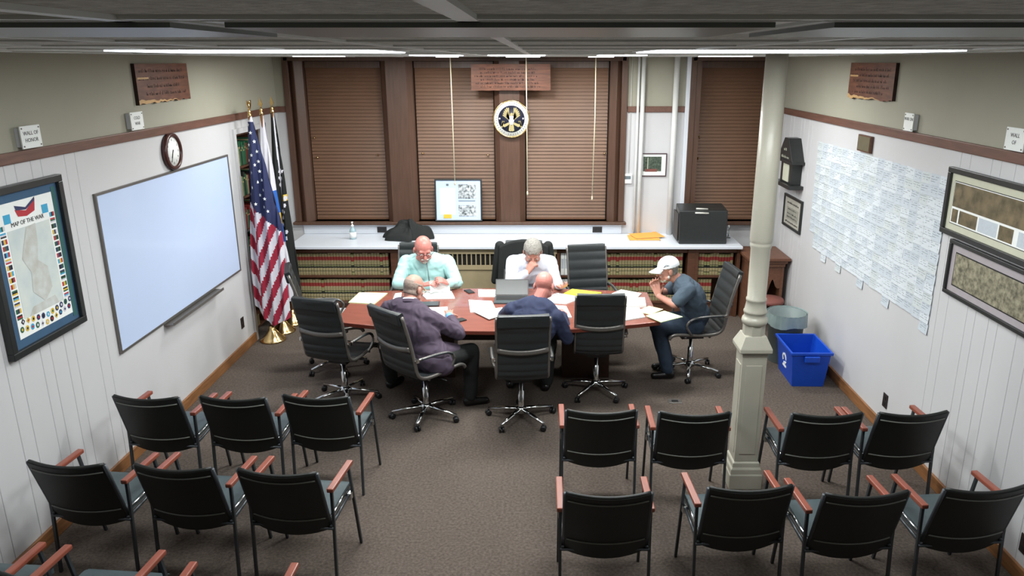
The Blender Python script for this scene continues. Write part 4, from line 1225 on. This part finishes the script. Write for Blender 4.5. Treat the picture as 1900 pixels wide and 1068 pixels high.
oc = office_chair()
OC = [(-1.80, 6.47, -16, 'black office chair at the left front corner of the table, empty'),
      (-1.00, 6.11, -42, 'black office chair under the man in the plum suit'),
      (-.165, 6.05, 5, 'black office chair under the man in the navy sweater'),
      (.525, 6.62, 0, 'empty black office chair at the near side of the table, beside the navy sweater'),
      (1.50, 7.10, 96, 'black office chair under the cap-wearing man at the right end'),
      (-2.08, 7.22, -73, 'black office chair seen edge-on behind the left front chair'),
      (-1.34, 7.78, 180, 'black office chair behind the bald man in the mint shirt'),
      (-.18, 7.88, 180, 'office chair draped with a black jacket behind the white-shirted man'),
      (.57, 7.70, 190, 'empty black ribbed office chair on the far side of the table')]
for i, (x, y, a, lab) in enumerate(OC):
    if i == 0:
        oc.location = (x, y, 0); oc.rotation_euler = (0, 0, math.radians(a)); oc['label'] = lab; oc['group'] = 'black office chairs around the table'
    else: dup(oc, (x, y, 0), math.radians(a), lab, 'black office chairs around the table')

# ------------------------------------------------------------------ people
def vox(mb, name, parent, size, smooth=6, disp=None, mats=None):
    """fuse overlapping volumes into one continuous surface"""
    o = mb.build('tmp')
    md = o.modifiers.new('r', 'REMESH'); md.mode = 'VOXEL'; md.voxel_size = size; md.use_smooth_shade = True
    sm = o.modifiers.new('s', 'SMOOTH'); sm.factor = .5; sm.iterations = smooth
    dg = bpy.context.evaluated_depsgraph_get(); dg.update()
    me = bpy.data.meshes.new_from_object(o.evaluated_get(dg))
    old = o.data
    bpy.data.objects.remove(o); bpy.data.meshes.remove(old)
    me.name = name
    if disp:
        nn = [v.normal.copy() for v in me.vertices]
        for v, n in zip(me.vertices, nn): v.co += n * disp(v.co, n)
    me.materials.clear(); me.materials.append(M[mats] if isinstance(mats, str) else mats)
    for p in me.polygons: p.use_smooth = True; p.material_index = 0
    ob = bpy.data.objects.new(name, me); COL.objects.link(ob)
    if parent: ob.parent = parent
    return ob
def basis(fwd, up=(0, 0, 1)):
    f = Vector(fwd).normalized(); u = Vector(up); r_ = f.cross(u).normalized(); u = r_.cross(f)
    return Matrix((r_, f, u)).transposed()
class Head:
    def __init__(s, c, fwd, k=1.0, up=(0, 0, 1)):
        s.c = Vector(c); s.R = basis(fwd, up); s.k = k
    def p(s, x, y, z): return s.c + s.R @ (Vector((x, y, z)) * s.k)
    def ell(s, mb, c, r, m='skin'): mb.ell(s.p(*c), tuple(q * s.k for q in r), m, 16, s.R, 12)
    def cap(s, mb, a, b, ra, rb, m='skin'): mb.cap(s.p(*a), s.p(*b), ra * s.k, rb * s.k, m, 10)
    def skin(s, mb):
        s.ell(mb, (0, -.012, .032), (.076, .096, .088))
        s.ell(mb, (0, .022, -.035), (.063, .070, .080))
        s.ell(mb, (0, .052, -.088), (.034, .032, .026))
        s.cap(mb, (-.045, .03, -.065), (.045, .03, -.065), .026, .026)
        s.cap(mb, (0, .088, .012), (0, .108, -.028), .009, .016)
        s.cap(mb, (-.038, .076, .022), (.038, .076, .022), .013, .013)
        s.ell(mb, (-.034, .070, -.028), (.022, .018, .02)); s.ell(mb, (.034, .070, -.028), (.022, .018, .02))
        s.cap(mb, (-.018, .086, -.060), (.018, .086, -.060), .010, .010)
        for q in (-1, 1): s.ell(mb, (q * .080, -.008, -.010), (.011, .021, .033))
    def eyes(s, parent):
        for q in (-1, 1):
            e = MB(); s.ell(e, (q * .031, .0805, -.002), (.012, .009, .0045), 'eye'); s.ell(e, (q * .031, .0875, -.0035), (.005, .004, .0042), 'black')
            e.build('eye', parent)
        e = MB(); s.cap(e, (-.019, .094, -.060), (.019, .094, -.060), .004, .004, 'lips'); e.build('mouth', parent)
    def glasses(s, parent, m='black'):
        e = MB()
        for q in (-1, 1):
            e.tube([s.p(q * .032 + .022 * math.cos(k * PI / 8), .102, .002 + .017 * math.sin(k * PI / 8)) for k in range(17)], .0022, m, 6)
            e.tube([s.p(q * .054, .100, .006), s.p(q * .079, .07, .008), s.p(q * .084, -.01, .004)], .0022, m, 6)
        e.tube([s.p(-.01, .103, .005), s.p(.01, .103, .005)], .0022, m, 6)
        e.build('glasses', parent)
    def hair_shell(s, parent, m, test, inflate=.007, name='hair', size=.006, amp=.003):
        """hair: the cranium grown outward, kept only where test(x,y,z) is true"""
        mb = MB(); s.ell(mb, (0, -.012, .032), (.076 + inflate, .096 + inflate, .088 + inflate), m); s.ell(mb, (0, -.02, -.03), (.066 + inflate, .070 + inflate, .06), m)
        o = vox(mb, name, parent, size * s.k, 3, lambda co, n: amp * noise.noise(co * 90), m)
        Ri = s.R.transposed(); bm = bmesh.new(); bm.from_mesh(o.data)
        kill = [v for v in bm.verts if not test(*((Ri @ (v.co - s.c)) / s.k))]
        bmesh.ops.delete(bm, geom=kill, context='VERTS'); bm.to_mesh(o.data); bm.free()
        sd = o.modifiers.new('thick', 'SOLIDIFY'); sd.thickness = .008; sd.offset = -1
        return o
def hand(mb, w, d, n, curl=.5, side=1, k=1.0, spread=.1, thumb=.6):
    """w wrist, d direction to knuckles, n palm normal (palm side); side = +1 thumb on d x n side"""
    w = Vector(w); d = Vector(d).normalized(); n = Vector(n); n = (n - d * n.dot(d)).normalized(); s_ = d.cross(n) * side
    P_ = lambda a, b, c_: w + (d * a + s_ * b + n * c_) * k
    for b in (-.026, -.009, .009, .026): mb.cap(P_(.0, b * .5, 0), P_(.085, b, 0), .016 * k, .0125 * k, 'skin', 8)
    mb.ell(P_(.03, .022, .008), (.02 * k,) * 3, 'skin', 10)
    for i, (b, L) in enumerate(((.030, .070), (.010, .080), (-.010, .075), (-.030, .058))):
        p = P_(.088, b, 0); q = d.copy(); a = 0
        sp = s_ * (b / .03) * spread
        for j, f in enumerate((.45, .32, .23)):
            a += curl * (.7 + .25 * j)
            q = (d * math.cos(a) + n * math.sin(a) + sp).normalized()
            p2 = p + q * L * f * k
            mb.cap(p, p2, (.0088 - .0008 * j) * k, (.0082 - .0008 * j) * k, 'skin', 8); p = p2
    p = P_(.025, .030, .008); q = (d * .6 + s_ * thumb + n * .35).normalized(); p2 = p + q * .038 * k
    mb.cap(p, p2, .013 * k, .010 * k, 'skin', 8); q2 = (q + d * .35 + n * .35).normalized()
    mb.cap(p2, p2 + q2 * .030 * k, .0095 * k, .0085 * k, 'skin', 8)
def wrinkle(amp, sc=14, seed=0):
    def f(co, n):
        q = Vector((co.x * sc + seed, co.y * sc, co.z * sc * .8))
        w = noise.noise(q + Vector((noise.noise(q * .5), noise.noise(q * .5 + Vector((9, 9, 9))), 0)) * 2.0)
        return amp * (1 - 2 * abs(w)) * 1.0
    return f
def limb(mb, pts, rs, m):
    for i in range(len(pts) - 1): mb.cap(pts[i], pts[i + 1], rs[i], rs[i + 1], m)
def person(label, J, head, hands, top, bottom, hairfn, sleeve=1.0, torso=1.0, fat=1.0, skin='skin', amp=.006, extra=None, seed=0, belly=0):
    """J: world joints"""
    pel = Vector(J['pelvis'])
    r = root('person', label, 'person', (pel.x, pel.y, 0), 0)
    off = Vector((pel.x, pel.y, 0)); inv = lambda v: Vector(v) - off
    J = {k: ([inv(q) for q in v] if isinstance(v, list) else inv(v)) for k, v in J.items()}
    H_ = Head(inv(head[0]), head[1], head[2] if len(head) > 2 else 1.0)
    b = MB()
    H_.skin(b)
    nk, ch, pe = J['neck'], J['chest'], J['pelvis']
    b.cap(nk, H_.p(0, -.02, -.05), .058, .055, 'skin')
    b.cap(ch, nk, .11, .06, 'skin'); b.cap(pe, ch, .12, .12, 'skin')
    arms = []
    for s_ in ('L', 'R'):
        a = J['arm' + s_]      # shoulder, elbow, wrist
        limb(b, a, [.048, .040, .027], 'skin'); b.cap(nk, a[0], .06, .048, 'skin')
        l = J['leg' + s_]      # hip, knee, ankle
        limb(b, l, [.07, .05, .035], 'skin')
    for hd in hands: hand(b, inv(hd[0]), *hd[1:])
    vox(b, 'body', r, .0052, 4, None, skin)
    H_.eyes(r)
    # top garment
    t = MB(); F = fat
    L, R_ = J['armL'], J['armR']
    ax = (R_[0] - L[0]).normalized(); upv = (nk - pe).normalized(); fw = ax.cross(upv)
    if fw.dot(H_.R @ Vector((0, 1, 0))) < 0: fw = -fw
    RT = Matrix((ax, fw, upv)).transposed()
    hw = (R_[0] - L[0]).length / 2
    t.ell(ch, (hw * 1.10 * torso, .135 * F, .20), top, 20, RT, 14)
    t.ell(ch.lerp(pe, .5) + fw * belly * .5, (hw * .92 * F, (.125 + belly) * F, .19), top, 20, RT, 14)
    t.ell(pe + Vector((0, 0, .06)), (hw * .90 * F, .14 * F, .13), top, 20, RT, 14)
    t.ell(ch.lerp(nk, .60), (hw * 1.04, .11 * F, .13), top, 20, RT, 14)
    t.cap(L[0].lerp(nk, .15), nk.lerp(L[0], .12), .072, .068, top); t.cap(R_[0].lerp(nk, .15), nk.lerp(R_[0], .12), .072, .068, top)
    for a in (L, R_):
        e_ = a[1]; w_ = a[2]
        if sleeve >= 1: limb(t, [a[0], e_, e_.lerp(w_, .76 if top == 'suit' else .90)], [.075 * F ** .5, .058, .042], top)
        else: t.cap(a[0], a[0].lerp(e_, .72), .075, .066, top)
    vox(t, 'shirt' if top not in ('suit',) else 'suit_jacket', r, .009, 5, wrinkle(amp, 13, seed), top)
    # trousers
    t = MB()
    t.ell(pe, (hw * .88 * F, .14, .11), bottom, 16, RT, 10)
    for s_ in ('L', 'R'):
        l = J['leg' + s_]; limb(t, [l[0], l[1], l[1].lerp(l[2], .93)], [.098, .076, .058], bottom)
    vox(t, 'trousers', r, .010, 4, wrinkle(.005, 12, seed + 3), bottom)
    for s_ in ('L', 'R'):
        l = J['leg' + s_]; f_ = J.get('toe' + s_)
        f_ = f_ if f_ else l[2] + fw * .16
        f_ = Vector((f_.x, f_.y, .035)); heel = Vector((l[2].x, l[2].y, .04)) - (f_ - l[2]).normalized() * .03
        m_ = MB(); m_.cap((heel.x, heel.y, .042), (f_.x, f_.y, .036), .040, .034, 'shoe'); m_.cap((heel.x, heel.y, .045), l[2] + Vector((0, 0, .0)), .04, .042, 'shoe')
        o = vox(m_, 'shoe', r, .008, 2, None, 'shoe')
        for v in o.data.vertices: v.co.z = max(v.co.z, .002)
    hairfn(H_, r)
    if extra: extra(H_, r, J, inv, fw, RT)
    return r
def collar(r, nk, axis, m, rad=.066, h=.030):
    axis = Vector(axis).normalized(); x = axis.orthogonal().normalized(); y = axis.cross(x)
    t = MB()
    def fn(u, v):
        a = 2 * PI * u
        return nk + (x * math.cos(a) + y * math.sin(a)) * (rad + .012 * v) + axis * (h * (1 - v) * 1.0)
    t.grid(fn, 32, 3, m)
    o = t.build('collar', r); q = o.modifiers.new('t', 'SOLIDIFY'); q.thickness = .004
    return o

# --- bald man in the mint shirt, far side left
def hair1(H, r):
    H.hair_shell(r, 'whair', lambda x, y, z: (-.05 < z < .012 and y < .0), .003)
    m = MB(); H.cap(m, (-.030, .092, -.048), (0, .106, -.043), .006, .009); H.cap(m, (.030, .092, -.048), (0, .106, -.043), .006, .009); H.ell(m, (0, .078, -.085), (.018, .014, .018))
    vox(m, 'moustache', r, .004, 2, None, 'whair')
    H.glasses(r)
def ex1(H, r, J, inv, fw, RT):
    collar(r, J['neck'] + Vector((0, 0, .0)), (0, -.5, .85), 'mint', .070)
    MB().tube([J['neck'] + Vector((0.02, -.10, -.02)), J['neck'] + Vector((.04, -.165, -.10)), J['neck'] + Vector((.05, -.175, -.22))], .004, 'ink', 6).build('button_placket', r)
p1 = person('bald man with glasses in a mint shirt, reading papers at the far side',
    dict(pelvis=(-1.20, 7.80, .56), chest=(-1.19, 7.74, .86), neck=(-1.19, 7.69, 1.03),
         armL=[(-1.40, 7.74, .97), (-1.47, 7.52, .80), (-1.19, 7.36, .835)], armR=[(-.98, 7.74, .97), (-.86, 7.56, .80), (-.93, 7.38, .85)],
         legL=[(-1.30, 7.75, .52), (-1.40, 7.38, .50), (-1.42, 7.50, .07)], legR=[(-1.08, 7.75, .52), (-.98, 7.38, .50), (-.95, 7.50, .07)]),
    ((-1.20, 7.60, 1.145), (.28, -.85, -.34), 1.15),
    [((-1.17, 7.355, .838), (.9, -.25, .25), (.2, .4, -.9), .45, 1), ((-.935, 7.365, .853), (-.5, -.5, .45), (-.5, .3, -.6), .7, -1)],
    'mint', 'trous', hair1, fat=1.15, skin='skin2', amp=.007, extra=ex1, seed=1, belly=.04)
o = tag(place(MB().grid(lambda u, v: (-.10 + .20 * u, .05 * v + .03 * math.sin(u * 3), .006 + .10 * v + .012 * math.sin(u * 5 + v * 2)), 12, 10, 'white').build('held_paper'), (-1.0, 7.30, .765), .3), 'white sheet held upright by the bald man in the mint shirt', 'paper')
o.modifiers.new('t', 'SOLIDIFY').thickness = .0015

# --- grey-haired man in the white shirt, far side centre
def hair2(H, r):
    H.hair_shell(r, 'grey', lambda x, y, z: z > .055 - .0 * y and y < .085 or (y < .02 and z > -.045), .010, amp=.005)
def ex2(H, r, J, inv, fw, RT):
    collar(r, J['neck'], (0, -.6, .8), 'wshirt', .070)
p2 = person('grey-haired man in a white shirt resting his fist against his mouth',
    dict(pelvis=(-.10, 7.84, .56), chest=(-.09, 7.75, .86), neck=(-.08, 7.68, 1.02),
         armL=[(-.28, 7.74, .97), (-.30, 7.48, .81), (-.13, 7.46, .935)], armR=[(.10, 7.74, .97), (.17, 7.58, .80), (.20, 7.44, .80)],
         legL=[(-.2, 7.8, .52), (-.24, 7.38, .50), (-.24, 7.25, .07)], legR=[(0, 7.8, .52), (.06, 7.4, .50), (.07, 7.27, .07)]),
    ((-.075, 7.575, 1.125), (.04, -.74, -.60), 1.12),
    [((-.128, 7.459, .94), (.50, .12, .80), (.6, .75, -.3), 1.2, 1, 1.12), ((.205, 7.425, .803), (.35, -.8, .15), (-.3, .1, .9), .75, 1)],
    'wshirt', 'trous', hair2, fat=1.05, amp=.006, extra=ex2, seed=5)

# --- man in the plum suit, near side left, back to us
def hair3(H, r):
    H.hair_shell(r, 'buzz', lambda x, y, z: (-.055 < z < .05 + .02 * (y < -.07) and y < .02) and not (abs(x) > .066 and -.03 < y < .02 and z < .025), .002, amp=.002)
    H.glasses(r, 'gold')
def ex3(H, r, J, inv, fw, RT):
    ax_ = (H.p(0, -.03, -.04) - J['neck']).normalized()
    collar(r, J['neck'] + ax_ * .022, ax_, 'wshirt', .062, .024)
    collar(r, J['neck'] + ax_ * .004, ax_, 'suit', .070, .030)
    for k in ('armR', 'armL'):
        w_ = J[k][2]; d = (w_ - J[k][1]).normalized()
        MB().cap(w_ - d * .075, w_ - d * .008, .040, .035, 'lblue').build('cuff', r)
    # jacket skirt hanging over the chair seat
    t = MB(); pe = J['pelvis']
    t.ell(pe + Vector((.02, -.02, -.02)), (.235, .17, .16), 'suit', 20, RT, 12)
    t.cap(pe + Vector((.08, -.02, .02)), pe + Vector((.22, .10, -.02)), .11, .075, 'suit')
    vox(t, 'jacket_skirt', r, .010, 4, wrinkle(.006, 10, 4), 'suit')
p3 = person('balding man with gold glasses in a dark plum suit, seated with his back turned',
    dict(pelvis=(-.98, 6.14, .57), chest=(-1.08, 6.20, .80), neck=(-1.13, 6.28, .985),
         armL=[(-1.33, 6.38, .90), (-1.38, 6.62, .80), (-1.17, 6.72, .80)], armR=[(-.95, 6.17, .88), (-.71, 6.25, .72), (-.82, 6.50, .80)],
         legL=[(-1.08, 6.20, .53), (-1.40, 6.50, .52), (-1.42, 6.72, .07)], legR=[(-.86, 6.10, .53), (-.62, 6.38, .50), (-.63, 6.32, .07)],
         toeR=(-.50, 6.36, .03)),
    ((-1.105, 6.36, 1.095), (.50, .76, -.42), 1.03),
    [((-.822, 6.508, .802), (-.12, .9, .02), (0, .1, -1), .16, -1, 1.1), ((-1.16, 6.725, .80), (.6, .5, -.1), (0, 0, -1), .3, 1)],
    'suit', 'trous', hair3, fat=1.12, amp=.008, extra=ex3, seed=9)

# --- bald man in the navy sweater, near side centre, back to us
def hair4(H, r): pass
p4 = person('bald man in a navy sweater hunched at the table, seen from behind',
    dict(pelvis=(-.11, 6.20, .57), chest=(-.06, 6.25, .80), neck=(-.02, 6.33, .985),
         armL=[(-.24, 6.34, .90), (-.32, 6.50, .80), (-.18, 6.76, .80)], armR=[(.13, 6.24, .87), (.24, 6.30, .66), (.20, 6.56, .80)],
         legL=[(-.2, 6.25, .53), (-.30, 6.66, .50), (-.28, 6.72, .07)], legR=[(0, 6.25, .53), (.08, 6.62, .50), (.06, 6.66, .07)]),
    ((.035, 6.41, 1.105), (.22, .80, -.52), 1.04),
    [((-.195, 6.765, .802), (.3, .9, 0), (0, 0, -1), .3, 1), ((.198, 6.568, .802), (-.2, .9, 0), (0, 0, -1), .3, -1)],
    'navyc', 'trous', hair4, fat=1.05, skin='skin2', amp=.006, seed=12)

# --- man in the cap, right end, side view
def hair5(H, r):
    H.hair_shell(r, 'grey', lambda x, y, z: (-.05 < z < .04 and y < .01), .003)
    m = MB(); H.cap(m, (-.052, .02, -.060), (0, .062, -.096), .020, .024); H.cap(m, (.052, .02, -.060), (0, .062, -.096), .020, .024); H.cap(m, (-.025, .080, -.046), (.025, .080, -.046), .010, .010)
    vox(m, 'beard', r, .0045, 2, lambda c, n: .002 * noise.noise(c * 120), 'whair')
    c_ = H.hair_shell(r, 'capw', lambda x, y, z: z > .028 + .12 * max(0, -y - .02) * 0, .014, 'baseball_cap', amp=.001)
    b = MB()
    b.grid(lambda u, v: H.p((.078 - .012 * v) * math.sin((u - .5) * PI * .86), .060 + .028 * math.cos((u - .5) * PI) + .095 * v * math.cos((u - .5) * PI * .8), .036 - .018 * v - .02 * abs(u - .5) ** 2 * 4 * (.4 + v)), 16, 6, 'capw')
    q = b.build('cap_visor', c_); q.modifiers.new('t', 'SOLIDIFY').thickness = .004
    b = MB().tube([H.p(-.068 + 0, .070 - .02, .05), H.p(-.084, .03, .075), H.p(-.082, -.01, .055)], .003, 'ink', 6); b.build('cap_mark', c_)
def ex5(H, r, J, inv, fw, RT):
    for k in ('armR',):
        w_ = J[k][2]; d = (w_ - J[k][1]).normalized()
        MB().cap(w_ - d * .05, w_ - d * .03, .034, .033, 'socket').build('wristband', r)
p5 = person('man in a white baseball cap and slate t-shirt leaning on clasped hands',
    dict(pelvis=(1.52, 7.06, .58), chest=(1.47, 7.04, .80), neck=(1.34, 7.03, .975),
         armL=[(1.40, 6.88, .92), (1.27, 6.83, .795), (1.145, 6.99, .83)], armR=[(1.40, 7.20, .92), (1.27, 7.27, .795), (1.14, 7.07, .84)],
         legL=[(1.50, 6.97, .53), (1.14, 6.95, .53), (1.26, 6.93, .07)], legR=[(1.50, 7.15, .53), (1.16, 7.18, .52), (1.30, 7.16, .07)],
         toeL=(1.12, 6.92, .03), toeR=(1.16, 7.15, .03)),
    ((1.225, 7.03, 1.085), (-.95, -.10, -.20), 1.0),
    [((1.14, 6.995, .84), (-.25, .25, .95), (.1, .9, -.1), .45, -1, 1.12), ((1.135, 7.065, .85), (-.35, -.25, .9), (.1, -.9, .1), .45, 1, 1.12)],
    'tee', 'jeans', hair5, sleeve=.6, fat=1.0, amp=.005, extra=ex5, seed=15)
# jacket draped over the far chair
t = MB()
def jk(u, v):
    x = -.27 + .54 * u
    top = 1.115 - .05 * abs(2 * u - 1) ** 2.2 * 1.5
    fold = .014 * math.sin(u * 26 + v * 3) * v
    if v < .45:
        w_ = v / .45
        return (x * (1 + .12 * (1 - w_)), .36 - .04 * w_ - .10 * (1 - w_) + fold * .5, top - (1 - w_) * .52)
    w_ = (v - .45) / .55
    return (x * (1 + .15 * w_), .42 + .035 * math.sin(PI * w_) + fold, top - w_ * .62)
t.grid(jk, 40, 36, 'trous')
t.cap((-.27, .40, 1.02), (-.33, .40, .62), .055, .045, 'trous').cap((.27, .40, 1.02), (.33, .40, .62), .055, .045, 'trous')
j_ = t.build('black_coat'); j_.modifiers.new('t', 'SOLIDIFY').thickness = .012
tag(place(j_, (-.18, 7.88, 0), 0), 'black coat draped over the chair back behind the white-shirted man', 'coat')
